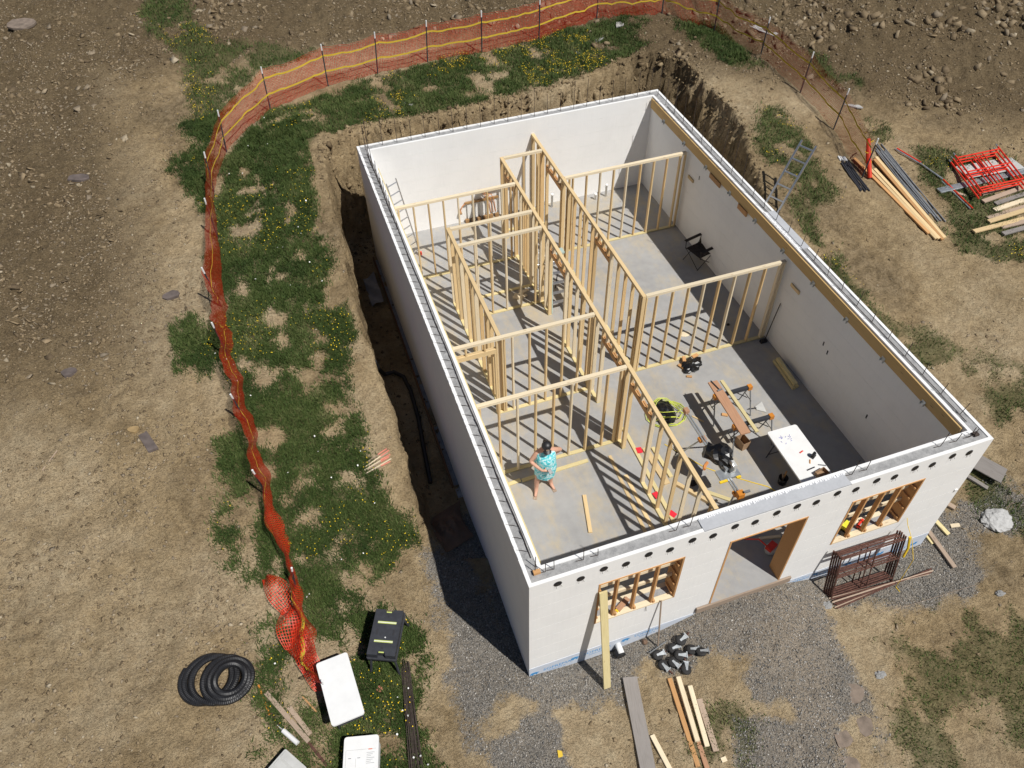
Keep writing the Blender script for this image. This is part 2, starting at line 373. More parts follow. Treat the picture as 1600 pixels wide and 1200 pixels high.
# ------------------------------------------------------------------ ground cover masks (world polygons)
GRASS = {'a': [(-5.4,27.0),(-4.1,26.4),(-3.9,24.1),(-3.1,22.2),(-1.9,21.8),(-0.1,21.0),(-1.6,20.6),(-2.1,20.4),(-2.8,19.2),(-3.5,18.3),(-4.0,16.8),(-4.4,14.8),(-4.6,15.5),(-5.1,16.5),(-4.6,17.4),(-4.6,18.6),(-4.3,18.7),(-4.2,21.8),(-5.0,23.3)],'b': [(-2.1,17.5),(-0.9,17.8),(0.9,18.7),(3.9,19.0),(6.9,19.1),(9.5,19.7),(11.3,19.5),(10.9,18.0),(9.3,17.5),(7.7,17.1),(6.5,16.7),(4.9,16.6),(3.6,16.4),(2.1,16.2),(0.4,16.2),(-0.8,16.1),(-1.3,15.4),(-1.7,13.8),(-1.8,11.9),(-1.8,10.8),(-1.6,9.3),(-1.5,8.7),(-2.1,7.7),(-1.8,6.9),(-1.8,5.9),(-1.8,5.2),(-1.7,4.5),(-1.4,3.8),(-1.5,3.5),(-2.0,3.2),(-2.7,2.6),(-3.1,2.3),(-3.4,2.1),(-3.7,2.0),(-3.9,3.2),(-4.2,3.8),(-4.2,5.0),(-4.3,6.3),(-4.3,7.4),(-4.4,8.5),(-4.6,9.2),(-4.4,11.9),(-4.0,14.1),(-3.5,16.3)],'c': [(-3.4,2.5),(-2.7,2.4),(-1.9,2.0),(-1.8,1.4),(-2.1,0.7),(-2.3,0.2),(-2.3,-0.3),(-2.1,-1.1),(-2.2,-1.5),(-4.2,-0.8),(-4.0,0.2),(-3.5,0.2),(-3.2,1.0),(-3.4,1.9)],'d': [(-5.6,10.5),(-5.2,10.7),(-4.7,9.7),(-4.9,9.1),(-5.4,9.2)],'e': [(-5.0,7.0),(-4.5,6.9),(-4.4,5.6),(-4.2,4.5),(-4.2,3.8),(-4.6,3.5),(-5.0,4.6),(-5.2,5.4)],'f': [(12.0,18.9),(13.4,18.2),(13.7,16.5),(13.7,15.7),(12.9,15.9),(12.3,17.6)],'g': [(15.7,15.8),(16.1,15.2),(16.5,13.9),(16.2,13.6),(15.6,13.9),(15.4,15.0)],'h': [(16.0,12.5),(16.1,11.9),(15.5,11.4),(15.3,11.8)],'i': [(12.7,13.8),(13.2,13.6),(13.0,11.6),(12.7,10.1),(12.7,9.6),(11.6,8.9),(11.6,10.0),(11.5,12.2)],'j': [(11.4,10.1),(11.8,9.5),(11.4,8.2),(11.5,6.8),(11.4,6.1),(11.1,6.7),(11.0,8.3)],'k': [(16.3,10.8),(17.4,10.2),(17.6,9.5),(19.5,9.5),(19.8,8.9),(17.3,5.9),(15.9,6.2),(15.1,6.8),(15.1,7.6),(15.9,8.1),(15.9,8.4),(15.8,9.3)],'l': [(11.7,4.4),(12.4,4.3),(12.8,3.8),(12.2,3.7),(11.6,4.0)],'m': [(12.8,2.6),(14.2,2.3),(13.5,1.3),(12.6,1.7)],'n': [(11.1,1.3),(11.5,0.5),(11.8,-0.1),(11.6,-1.0),(11.2,-0.3),(10.9,0.2)],'p': [(-4.8,2.5),(-4.4,2.6),(-4.3,2.0),(-4.6,1.5),(-5.0,1.4),(-4.7,2.0)],'q': [(-5.1,1.3),(-4.6,1.2),(-4.6,0.4),(-5.0,0.5)]}
SPARSE = {'s1': [(7.3,-0.9),(8.3,-1.1),(8.9,-1.6),(10.7,-2.0),(8.0,-4.9),(4.9,-3.9),(5.9,-3.0),(6.6,-2.3)],'s2': [(3.0,-1.4),(3.9,-1.9),(3.1,-3.3),(2.3,-3.0),(2.4,-2.1)],'s3': [(-4.4,1.0),(-3.9,0.8),(-3.8,-0.0),(-4.4,-0.7),(-5.0,-0.5)],'s4': [(9.0,7.7),(11.9,5.2),(14.2,3.2),(14.3,2.3),(12.7,2.1),(12.4,3.8)]}
GRAVEL = {'g1': [(-1.1,2.9),(-1.3,1.8),(-1.3,1.1),(-1.3,0.4),(-1.2,-0.5),(-1.0,-1.4),(-1.0,-1.9),(0.1,-2.3),(0.5,-1.2),(1.3,-0.8),(3.1,-1.2),(3.4,-1.6),(3.2,-3.4),(5.2,-4.0),(5.8,-3.0),(6.0,-2.0),(6.0,-1.1),(6.2,-0.6),(7.5,-0.9),(8.9,-1.2),(9.8,-1.1),(10.3,-0.2),(11.4,-0.4),(11.5,0.5),(8.9,0.4),(2.4,-0.0),(0.1,0.1),(-0.7,3.4)]}

BARE = [(-2.2,7.2,.35,.5),(-3.9,8.4,.55,.9),(-4.0,6.6,.35,.5),(-3.2,9.8,.6,.55),(-2.0,10.6,.3,.8),(-3.6,13.1,.5,.55),(-3.0,14.6,.5,.4),(-2.2,13,.25,.5),(-2.4,5.2,.45,.5),(-3.6,4.6,.4,.3),(-2.6,3.6,.5,.45),(-3.0,2.9,.6,.35),(-1.1,17.4,.8,.3),(1.4,17.6,.35,.3),(6.3,18.4,.7,.25),(7.2,17.6,.7,.25),(-2.9,-.2,.4,.4),(-2.1,.9,.25,.3),(17.3,6.6,.6,.25),(12.3,11.5,.3,.4),(-3.3,20.2,.5,.4),(-2.6,21.0,.5,.3),(-4.1,6.0,.3,.4),(-2.7,8.1,.4,.3),(-3.9,11.2,.3,.5)]
def mask_grass(x, y):
    w = .7 * (fbm(x * 1.3, y * 1.3, 71, 4) - .68) + .45 * (fbm(x * 5, y * 5, 73, 3) - .5)
    d = np.full(x.shape, 9.)
    for P in GRASS.values(): d = np.minimum(d, poly_sdf(P, x, y))
    g = sstep(.28, -.32, d + w)
    b = np.full(x.shape, 9.)
    for cx, cy, rx, ry in BARE: b = np.minimum(b, (np.hypot((x - cx) / rx, (y - cy) / ry) - .75) * min(rx, ry))
    g = g * sstep(-.2, .25, b + 1.3 * (fbm(x * 1.9, y * 1.9, 75, 5) - .385))
    g = g * sstep(.27, .42, fbm(x * 1.3 + 5, y * 1.3, 81, 5) + .25 * (fbm(x * 7, y * 7, 83, 2) - .5))
    s = np.full(x.shape, 9.)
    for P in SPARSE.values(): s = np.minimum(s, poly_sdf(P, x, y))
    sp = sstep(.1, -.4, s + w) * sstep(.32, .52, fbm(x * 1.1, y * 1.1, 87, 5)) * .85
    hd = house_d(x, y)
    pit = sstep(-.02, .12, poly_sdf(PIT, x, y))
    return np.maximum(g, sp) * sstep(.15, .4, hd) * pit, sp
def mask_gravel(x, y):
    w = .8 * (fbm(x * 1.1, y * 1.1, 91, 4) - .52) + .6 * (fbm(x * 4, y * 4, 93, 3) - .5)
    d = np.full(x.shape, 9.)
    for P in GRAVEL.values(): d = np.minimum(d, poly_sdf(P, x, y))
    g = sstep(.7, -.5, d + w)
    # worn dirt patches inside the gravel
    for cx, cy, rx, ry in ((.5,-1.5,.35,.6),(3.3,-1.3,.55,.5),(-.6,-.6,.35,.3),(4.1,-2.2,.4,.4),(5.2,-3.4,.5,.5),(2.0,-1.7,.35,.9)):
        g = g * (.25 + .75 * sstep(-.25, .35, (np.hypot((x - cx) / rx, (y - cy) / ry) - 1) * .5 + 1.5 * (fbm(x * 1.7, y * 1.7, 97, 5) - .5)))
    g = np.maximum(g, sstep(.45, .1, house_d(x, y)) * sstep(2.8, 1.5, y) * .9)
    return np.maximum(g, .8 * sstep(.0, -.2, poly_sdf(PIT, x, y)) * sstep(4.8, 3.6, y) * (x < 3))
def mask_rock(x, y):
    r = np.maximum(np.maximum(sstep(-5.0, -8, x + .6 * (fbm(x * .3, y * .3, 5) - .5)) * sstep(7, 13, y), sstep(19.8, 22, y + .1 * x)), sstep(1.2, 3.2, (x - 14.6) * .55 + (y - 11.5) * .85))
    return np.clip(r + .10 * sstep(-4.9, -6, x), 0, 1)
# ------------------------------------------------------------------ ground sheet
def axis(a0, a1, core0, core1, fine, mid, far):
    L = list(np.arange(core0, core1 + 1e-6, fine)); v = core1; s = fine
    out = []
    while v < a1:
        s = min(s * 1.06, mid) if v < core1 + far else s * 1.25
        v += s; out.append(v)
    v = core0; s = fine; pre = []
    while v > a0:
        s = min(s * 1.06, mid) if v > core0 - far else s * 1.25
        v -= s; pre.append(v)
    return np.array(pre[::-1] + L + out)
GX = axis(-500, 500, -6.5, 12.5, .068, .11, 16); GY = axis(-500, 500, -3.5, 18, .068, .12, 22)
XX, YY = np.meshgrid(GX, GY, indexing='ij'); X1 = XX.ravel(); Y1 = YY.ravel()
Z1 = ground_z(X1, Y1); nx, ny = len(GX), len(GY); ZG = Z1.reshape(nx, ny)
MG, MS = mask_grass(X1, Y1); MV = mask_gravel(X1, Y1); MR = mask_rock(X1, Y1)
idx = np.arange(nx * ny).reshape(nx, ny)
FQ = np.stack([idx[:-1, :-1], idx[1:, :-1], idx[1:, 1:], idx[:-1, 1:]], -1).reshape(-1, 4)
def ground_mat():
    t = NT('earth'); co = t.coord('Object', rnd=False)
    n1 = t.noise(co, .55, 8, .66); n2 = t.noise(co, 4.5, 8, .68); n3 = t.noise(co, 22, 6, .65)
    fl = t.noise(t.coord('Object', (1, 1.9, 1.6), False), 15, 6, .7)          # flaky shale lying in the slope
    dirt = t.mix(.5, t.ramp(n1, [(.37, (0.218, 0.157, 0.083)), (.48, (0.338, 0.246, 0.134)), (.60, (0.469, 0.350, 0.200))]), t.ramp(n2, [(.30, (0.136, 0.097, 0.052)), (.5, (0.349, 0.257, 0.143)), (.72, (0.512, 0.395, 0.237))]))
    n0 = t.noise(co, .23, 6, .6)
    dirt = t.mix(t.ramp(n0, [(.45, (0, 0, 0)), (.60, (.62, .62, .62))]), dirt, t.mix(t.ramp(n2, [(.4, (0, 0, 0)), (.7, (1, 1, 1))]), (0.458, 0.354, 0.224), (0.564, 0.469, 0.316)))
    dirt = t.mix(t.ramp(n0, [(.36, (.6, .6, .6)), (.46, (0, 0, 0))]), dirt, t.mix(t.ramp(n2, [(.4, (0, 0, 0)), (.65, (1, 1, 1))]), (0.109, 0.081, 0.046), (0.284, 0.218, 0.136)))
    dirt = t.mix(t.ramp(n3, [(.56, (0, 0, 0)), (.72, (.62, .62, .62))]), dirt, (0.164, 0.123, 0.070))
    dirt = t.mix(t.ramp(fl, [(.62, (0, 0, 0)), (.72, (.5, .5, .5))]), dirt, (0.502, 0.410, 0.265))
    rockc = t.mix(.5, t.ramp(n2, [(.3, (0.092, 0.070, 0.040)), (.55, (0.180, 0.134, 0.075)), (.8, (0.255, 0.199, 0.121))]), t.ramp(n1, [(.35, (0.119, 0.081, 0.043)), (.7, (0.207, 0.153, 0.087))]))  # shale brown, darkened in the colour for tiny shadows between shards
    rockc = t.mix(t.ramp(fl, [(.36, (.8, .8, .8)), (.46, (0, 0, 0))]), rockc, (0.066, 0.048, 0.028))
    rockc = t.mix(t.ramp(fl, [(.60, (0, 0, 0)), (.70, (.7, .7, .7))]), rockc, (0.299, 0.240, 0.150))
    col = t.mix(t.attr('rock'), dirt, rockc)
    pk = t.noise(co, 55, 3, .7); col = t.mix(t.ramp(pk, [(.63, (0, 0, 0)), (.70, (.8, .8, .8))]), col, (.47, .41, .32))
    v = t.node('TexVoronoi'); v.inputs['Scale'].default_value = 38; t.link(co, v.inputs['Vector'])
    gcol = t.ramp(v.outputs['Color'], [(0, (.155, .147, .134)), (.45, (.26, .246, .222)), (.8, (.35, .33, .295)), (1, (.46, .435, .395))])
    gcol = t.mix(t.ramp(v.outputs['Distance'], [(.4, (0, 0, 0)), (.75, (.75, .75, .75))]), gcol, (.08, .076, .07))
    gcol = t.mix(t.math('MULTIPLY', t.ramp(n1, [(.40, (.35, .35, .35)), (.6, (1, 1, 1))]), t.attr('tan')), gcol, t.mix(.62, gcol, (.40, .325, .24)))
    gcol = t.mix(t.ramp(n2, [(.5, (0, 0, 0)), (.72, (.55, .55, .55))]), gcol, (.30, .255, .20))
    gm = t.ramp(t.math('ADD', t.attr('gravel'), t.math('MULTIPLY', t.math('SUBTRACT', n3, .5), 1.1)), [(.32, (0, 0, 0)), (.68, (1, 1, 1))])
    col = t.mix(gm, col, gcol)
    gr = t.ramp(n2, [(.3, (.055, .066, .022)), (.7, (.11, .115, .045))])
    gf = t.ramp(t.math('ADD', t.attr('grass'), t.math('MULTIPLY', t.math('SUBTRACT', n3, .5), .6)), [(.4, (0, 0, 0)), (.95, (1, 1, 1))])
    col = t.mix(t.math('MULTIPLY', gf, .75), col, gr)
    bs = t.bump(n2, 1.0, .09); bs = t.bump(n3, .9, .03, bs); bs = t.bump(fl, .8, .035, bs)
    lay_ = t.noise(t.coord('Object', (1, 1.5, 1.2), False), 3.3, 9, .72); stp = t.ramp(lay_, [(.40, (0, 0, 0)), (.425, (.3, .3, .3)), (.50, (.35, .35, .35)), (.52, (.65, .65, .65)), (.60, (.7, .7, .7)), (.615, (1, 1, 1))])
    bs = t.bump(stp, .85, .05, bs)
    gb = t.node('Bump'); gb.invert = True; gb.inputs['Distance'].default_value = .012; t.link(v.outputs['Distance'], gb.inputs['Height']); t.link(gm, gb.inputs['Strength']); t.link(bs, gb.inputs['Normal'])
    return t.out(col, .95, gb.outputs[0], 0, .15)
M_EARTH = ground_mat()
TANM = .5 + .5 * sstep(2.5, 4.0, X1) * sstep(7.5, 5.5, X1)
gx_, gy_ = np.gradient(ZG, GX, GY); slope = np.hypot(gx_, gy_).ravel(); hdv = house_d(X1, Y1)
bank = sstep(.7, 1.7, slope) * sstep(.12, .4, hdv) * (poly_sdf(PIT, X1, Y1) < .6) * (hdv < 4)
BX = X1 + bank * .34 * (fbm(X1 * 1.4 + Z1 * 1.9, Y1 * 1.4 + Z1 * 2.6, 131, 3) - .5); BY = Y1 + bank * .34 * (fbm(X1 * 1.4 - Z1 * 2.3, Y1 * 1.4 + Z1 * 2.1 + 7, 137, 3) - .5)
BZ = Z1 + bank * .22 * (fbm(X1 * 3.1 + 3, Y1 * 3.1, 139, 3) - .5)
gme = big_mesh('ground', np.stack([BX, BY, BZ], 1), FQ, M_EARTH, True, dict(grass=MG, gravel=MV, rock=MR, tan=TANM))
add('ground', gme, kind='structure')
# ------------------------------------------------------------------ the house shell: insulated concrete form walls
slab = MB().box(BT + .003, BW - BT - .003, BT + .003, BL - BT - .003, SZ - .15, SZ); slab.box(3.84, 5.36, -.02, BT + .003, SZ - .15, SZ - .002)
slab.build('floor_slab', M_SLAB, kind='structure', M=Matrix())
house = thing('unfinished_house_shell', (BW / 2, BL / 2, 0), 'white roofless house shell of foam and concrete form walls around the stud rooms', 'house shell')
FT = .066; BASE = -.42
OPEN = [(1.27, 2.91, 1.34, 2.83), (3.80, 5.40, SZ - .16, 2.83), (6.33, 7.93, 1.32, 2.83)]      # window, door, window in the front wall
def rect_sub(rs, o):
    out = []
    for (a, b, c, d) in rs:
        oa, ob, oc, od = o
        if ob <= a or oa >= b or od <= c or oc >= d: out.append((a, b, c, d)); continue
        if oa > a: out.append((a, oa, c, d))
        if ob < b: out.append((ob, b, c, d))
        x0, x1 = max(a, oa), min(b, ob)
        if oc > c: out.append((x0, x1, c, oc))
        if od < d: out.append((x0, x1, od, d))
    return out
def foam_blocks(wall, horiz, s0, s1, c0, c1, openings=(), low=None, topcut=None):
    """running-bond foam blocks; horiz: along x (c = y range) else along y (c = x range)"""
    z1 = TOP; k = 0
    while z1 > BASE + .05:
        z0 = max(z1 - .4064, BASE); a = s0 - (.61 if k % 2 else 0)
        while a < s1 - .02:
            b = a + 1.2192; x0, x1 = max(a, s0), min(b, s1)
            if x1 - x0 > .02:
                rs = [(x0 + .0003, x1 - .0003, z0 + .0011, z1 - .0011)]
                for o in openings: rs = rect_sub(rs, o)
                if topcut and z1 > TOP - .01: rs = rect_sub(rs, topcut)
                m = MB(); cx, cz = (x0 + x1) / 2, z0
                for (p, q, r, t) in rs:
                    if q - p < .004 or t - r < .004: continue
                    if horiz: m.box(p, q, c0, c1, r, t)
                    else: m.box(c0, c1, p, q, r, t)
                if m.v: m.build('foam_block', M_FOAM, wall, M=None)
            a = b
        z1 -= .4064; k += 1
def core_top(horiz, s0, s1, c0, c1, z, seed):
    """rough concrete surface between the foam skins"""
    n = int((s1 - s0) / .045); m = MB()
    def fn(u, v):
        s = s0 + (s1 - s0) * u; c = c0 + (c1 - c0) * v
        h = z + .030 * (float(fbm(np.array([s * 7.]), np.array([c * 7.]), seed, 3)[0]) - .5)
        return (s, c, h) if horiz else (c, s, h)
    m.grid(fn, n, 4); return m
def wall_root(name):
    return add(name, None, Matrix.Translation((BW / 2, BL / 2, 0)), house)
front = wall_root('front_wall'); back = wall_root('back_wall'); left = wall_root('left_wall'); right = wall_root('right_wall')
TC = (3.16, 6.08, TOP - .035, TOP + 1)
foam_blocks(front, True, 0, BW, 0, FT, OPEN, topcut=TC); foam_blocks(front, True, BT - FT, BW - BT + FT, BT - FT, BT, OPEN)
foam_blocks(back, True, 0, BW, BL - FT, BL); foam_blocks(back, True, BT - FT, BW - BT + FT, BL - BT, BL - BT + FT)
foam_blocks(left, False, FT, BL - FT, 0, FT); foam_blocks(left, False, BT, BL - BT, BT - FT, BT)
foam_blocks(right, False, FT, BL - FT, BW - FT, BW); foam_blocks(right, False, BT, BL - BT, BW - BT, BW - BT + FT)
e = .003
def core(wall, horiz, s0, s1, c0, c1, openings, seed):
    m = MB(); rs = [(s0, s1, BASE, TOP - .06)]
    for o in openings: rs = rect_sub(rs, o)
    for (p, q, r, t) in rs:
        if horiz: m.box(p, q, c0, c1, r, t)
        else: m.box(c0, c1, p, q, r, t)
    m.build('concrete_core', M_CORE, wall)
    core_top(horiz, s0 - .01, s1 + .01, c0 - .001, c1 + .001, TOP - .022, seed).build('core_surface', M_CORE, wall, smooth=False)
core(front, True, FT + e, BW - FT - e, FT + e, BT - FT - e, OPEN, 3); core(back, True, FT + e, BW - FT - e, BL - BT + FT + e, BL - FT - e, [], 4)
core(left, False, BT - FT, BL - BT + FT, FT + e, BT - FT - e, [], 5); core(right, False, BT - FT, BL - BT + FT, BW - BT + FT + e, BW - FT - e, [], 6)
# trowelled lintel cap over the door
MB().box(3.165, 6.075, .004, BT - FT - .004, TOP - .034, TOP + .002).build('lintel_cap', M_TROWEL, front, label='smooth grey trowelled concrete cap over the doorway')
m = MB(); x = 3.18
while x < 6.05:      # torn foam teeth along the inner edge of the cap
    w = .03 + .03 * random.random(); m.box(x, x + w * .75, BT - FT - .03 * random.random() - .012, BT - FT + .01, TOP - .02, TOP + .004 + .01 * random.random()); x += w
m.build('torn_foam_edge', M_FOAMCUT, front, kind='stuff')
# ragged foam crumbs on the outer lip of the left wall
m = MB(); y = .3
while y < 13.9:
    l = .04 + .10 * random.random(); m.box(.004, .03 + .035 * random.random(), y, y + l, TOP - .004, TOP + .004 + .006 * random.random()); y += l + .03 + .15 * random.random()
m.build('foam_crumbs', M_FOAMCUT, left, kind='stuff')
# round black anchor holes with bent rods along the top of the front wall
sl = MB(); sl.lathe([(.075, 0), (.075, .004)], 14, Matrix.Rotation(math.pi / 2, 4, 'X'))
sl.tube([(-.03, -.004, .01), (-.04, -.02, -.04), (-.05, -.03, -.09)], .003, 4); sl.tube([(.02, -.004, .0), (.035, -.02, -.05), (.05, -.03, -.09)], .003, 4); sl.tube([(-.05, -.006, .045), (.05, -.01, -.02)], .008, 4)
slm = sl.mesh('anchor_hole', M_BLACK)
for i in range(21):
    x = .50 + .4102 * i
    add('anchor_hole', slm, T(x, -.002, (3.335 if i % 2 == (0 if i < 11 else 1) else 3.255) + .02 * (x / 9), 0, 0, random.uniform(-.3, .3)), front)
# openings: wooden bucks
def buck(nm, o, door=False):
    a, b, c, d = o; t = .036; y0, y1 = -.010, BT + .006
    r = add(nm, None, T((a + b) / 2, 0, c), front)
    bd = lambda n, x0, x1, yy0, yy1, z0, z1, m=M_FIR: MB().box(x0, x1, yy0, yy1, z0, z1).build(n, m, r, label=None)
    bd('jamb', a, a + t, y0, y1, c, d); bd('jamb', b - t, b, y0, y1, c, d); bd('head', a + t, b - t, y0, y1, d - t, d)
    if door: return r
    bd('sill', a + t, b - t, y0, .10, c, c + t, M_PALE); bd('sill', a + t, b - t, BT - .085, y1, c, c + t, M_PALE)
    MB().box(a + t, b - t, .10, BT - .085, c, c + .022).build('sill_concrete', M_CORE, r)
    for k in range(3):          # upright braces
        x = a + t + (b - a - 2 * t) * (k + 1) / 4 - .04
        MB().box(x - .019, x + .019, .015, .104, c + t, d - t).build('brace', M_FIR, r)
        MB().box(x + .020, x + .06, .0, .095, c + t, c + t + .075).build('brace_foot', M_FIR, r)
    for k in range(2):          # pale rails behind them
        z = c + (d - c) * (.36 + .29 * k); MB().box(a + t, b - t, .17, .21, z, z + .088).build('rail', M_PALE, r)
    for k in range(4):
        z = c + .12 + .34 * k; MB().box(b - t - .04, b - t, .02, .26, z, z + .04).build('jamb_block', M_FIR, r); MB().box(a + t, a + t + .04, .02, .26, z, z + .04).build('jamb_block', M_FIR, r)
    return r
buck('window_opening', OPEN[0]); buck('door_opening', (3.80, 5.40, SZ - .002, 2.83), True); buck('window_opening', OPEN[2])
lumber('door_step_board', (3.52, -.03, SZ - .10), (5.66, -.03, SZ - .10), .040, .185, M_TANWOOD, front, label='weathered plank along the foot of the doorway')
# membrane strip with blue print at the foot of the front wall
for a_, b_ in ((-.002, .88), (.883, 2.05), (2.053, 3.5), (5.68, 7.0), (7.003, BW + .002)): MB().box(a_, b_, -.006, -.001, BASE, .27).build('membrane_strip', M_MEMB, front)
tx = text_mesh('SOPREMA', .135, M_BLUE); tx2 = text_mesh('SOPRA-XPS 30', .055, M_BLUE)
lp = [(-.09,-.02),(-.085,.03),(-.05,.055),(0,.06),(.05,.05),(.075,.03),(.1,.035),(.085,.0),(.06,-.005),(.055,-.055),(.03,-.055),(.025,-.02),(-.02,-.02),(-.025,-.055),(-.055,-.055),(-.06,-.015),(-.075,-.05),(-.09,-.05)]
lg = MB().prism(lp, 0, .0012).mesh('printed_logo', M_BLUE)
def printed(x, z, flip=False, sub=True, scale=1.0):
    R = Matrix.Translation((x, -.0068, z)) @ Matrix.Rotation(math.pi / 2, 4, 'X') @ Matrix.Rotation(math.pi if flip else 0, 4, 'Z') @ Matrix.Scale(scale, 4)
    add('printed_logo', lg, R @ Matrix.Translation((-.47, .0, 0)), front); add('printed_name', tx, R @ Matrix.Translation((0, .03, 0)), front)
    if sub: add('printed_line', tx2, R @ Matrix.Translation((0, -.07, 0)), front)
printed(.58, .0); printed(1.42, .07); printed(2.50, .12); printed(5.98, .15, True, True, .8); printed(6.68, .1, True); printed(7.5, .06, True); printed(8.4, -.04, True)
# ledger boards inside the right and left walls
lumber('ledger_board', (BW - BT - .024, .42, 3.315), (BW - BT - .024, BL - BT - .05, 3.315), .044, .29, M_LVL, right)
lumber('ledger_board', (BT + .016, .42, 3.40), (BT + .016, BL - BT - .9, 3.40), .03, .15, M_PT, left)
bk = MB(); bk.box(-.006, 0, -.05, .05, -.02, .10); bk.box(-.05, 0, -.05, -.042, -.02, .05); bk.box(-.05, 0, .042, .05, -.02, .05); bkm = bk.mesh('bracket', M_GALV)
for k in range(10): add('bracket', bkm, T(BW - BT - .048, 1.35 + 1.28 * k, 3.155), right)
for y, l in ((10.05, .55), (8.55, .42)):
    lumber('hanging_block', (BW - BT - .06, y, 3.12), (BW - BT - .06, y - l, 3.12), .04, .14, M_FIR, right)
lumber('cleat', (BW - BT - .02, 5.9, 2.6), (BW - BT - .02, 5.55, 2.6), .04, .09, M_SPF, right); lumber('cleat', (BW - BT - .02, 11.15, 2.4), (BW - BT - .02, 10.85, 2.4), .04, .09, M_SPF, right)
for y, z in ((4.3, 2.0), (4.1, 1.9), (10.6, 2.6), (2.4, 1.5)):
    MB().box(BW - BT - .004, BW - BT + .001, y, y + .035, z, z + .12).build('dark_mark', M_INK, right)
# reinforcing bars standing in the concrete
def rebar(wall, pts, r=.0075): MB().tube(pts, r, 5).build('reinforcing_bar', M_REBAR, wall)
for i in range(22):
    x = .3 + .405 * i; dx = random.uniform(-.03, .03); rebar(back, [(x, BL - .16, TOP - .05), (x + dx, BL - .16 + random.uniform(-.02, .03), TOP + random.uniform(.55, .85))])
for i in range(25):
    y = BL - .35 - .545 * i; h = random.uniform(.7, .95) if y > 8 else random.uniform(.28, .42); rebar(right, [(BW - .17, y, TOP - .05), (BW - .17 + random.uniform(-.03, .05), y + random.uniform(-.04, .02), TOP + h)])
for i in range(15):
    y = BL - .25 - .27 * i; rebar(left, [(.2, y, TOP - .05), (.2 + random.uniform(-.02, .03), y + random.uniform(-.05, .05), TOP + random.uniform(.45, .75) - .02 * i)])
for i in range(50):      # hooked form ties across the left wall
    y = .62 + .262 * i; z = TOP - .005; rebar(left, [(.02, y + .11, z), (.13, y + .06, z + .004), (.215, y, z + .004), (.205, y + .18, z + .03 * random.random())], .0055)
rebar(left, [(.21 + .012 * math.sin(k * 1.7), .5 + .6 * k, TOP + .004 + .006 * (k % 2)) for k in range(23)], .008)
rebar(right, [(BW - .20 + .008 * math.sin(k), .5 + .9 * k, TOP + .004) for k in range(15)], .008)
for x in (.35, 1.02, 1.28, 2.72, 2.98, 6.2, 6.5, 8.1, 8.45, 8.75, .5, 8.85):
    h = random.uniform(.22, .42); rebar(front, [(x - .12, .2, TOP - .006), (x, .18, TOP + .005), (x + random.uniform(-.02, .02), .17, TOP + h)], .007)
for x, y in ((.19, .24), (.23, .33)): rebar(front, [(x, y, TOP - .05), (x, y, TOP + .3)])
MB().box(.15, .27, .18, .25, TOP - .012, TOP + .05).build('corner_wood_block', M_FIR, front)
MB().box(BW - .3, BW - .2, .15, .24, TOP - .012, TOP + .03).build('corner_wood_block', M_REBAR, front)
# drain stub and small plate on the front wall
pv = MB().tube([(1.86, .02, .06), (1.86, -.20, .03)], .062, 14); pv.build('drain_stub', M_WHITEP, front, smooth=True, label='white pipe stub poking out of the wall foot')
MB().tube([(1.845, -.1, -.03), (1.845, -.23, -.04)], .10, 14).build('drain_sleeve', M_BLACK, front)
MB().box(9.02, 9.08, -.02, 0, 1.86, 1.93).build('outlet_clip', M_WHITEP, front)
MB().tube([(2.33, -.005, 1.32), (2.33, -.03, 1.2)], .006, 4).build('bent_nail', M_REBAR, front)
# second trowelled patch on the right wall
MB().box(BW - BT + FT + .004, BW - .004, 6.05, 7.6, TOP - .03, TOP + .006).build('lintel_cap', M_TROWEL, right)
m = MB(); y = 6.1
while y < 7.6:
    w = .03 + .03 * random.random(); m.box(BW - BT + .02, BW - BT + FT + .03 * random.random(), y, y + w * .7, TOP - .02, TOP + .006 + .012 * random.random()); y += w
m.build('torn_foam_edge', M_FOAMCUT, right, kind='stuff')
# footing and form boards at the foot of the left wall
ft = MB().box(-.11, .0, 4.6, 13.9, BASE, -.27).build('footing', M_CORE, left)
lumber('form_board', (-.16, 4.9, -.18), (-.13, 9.0, -.2), .04, .14, M_DARKWOOD, left); lumber('form_board', (-.13, 9.02, -.2), (-.12, 13.9, -.2), .04, .14, M_DARKWOOD, left)
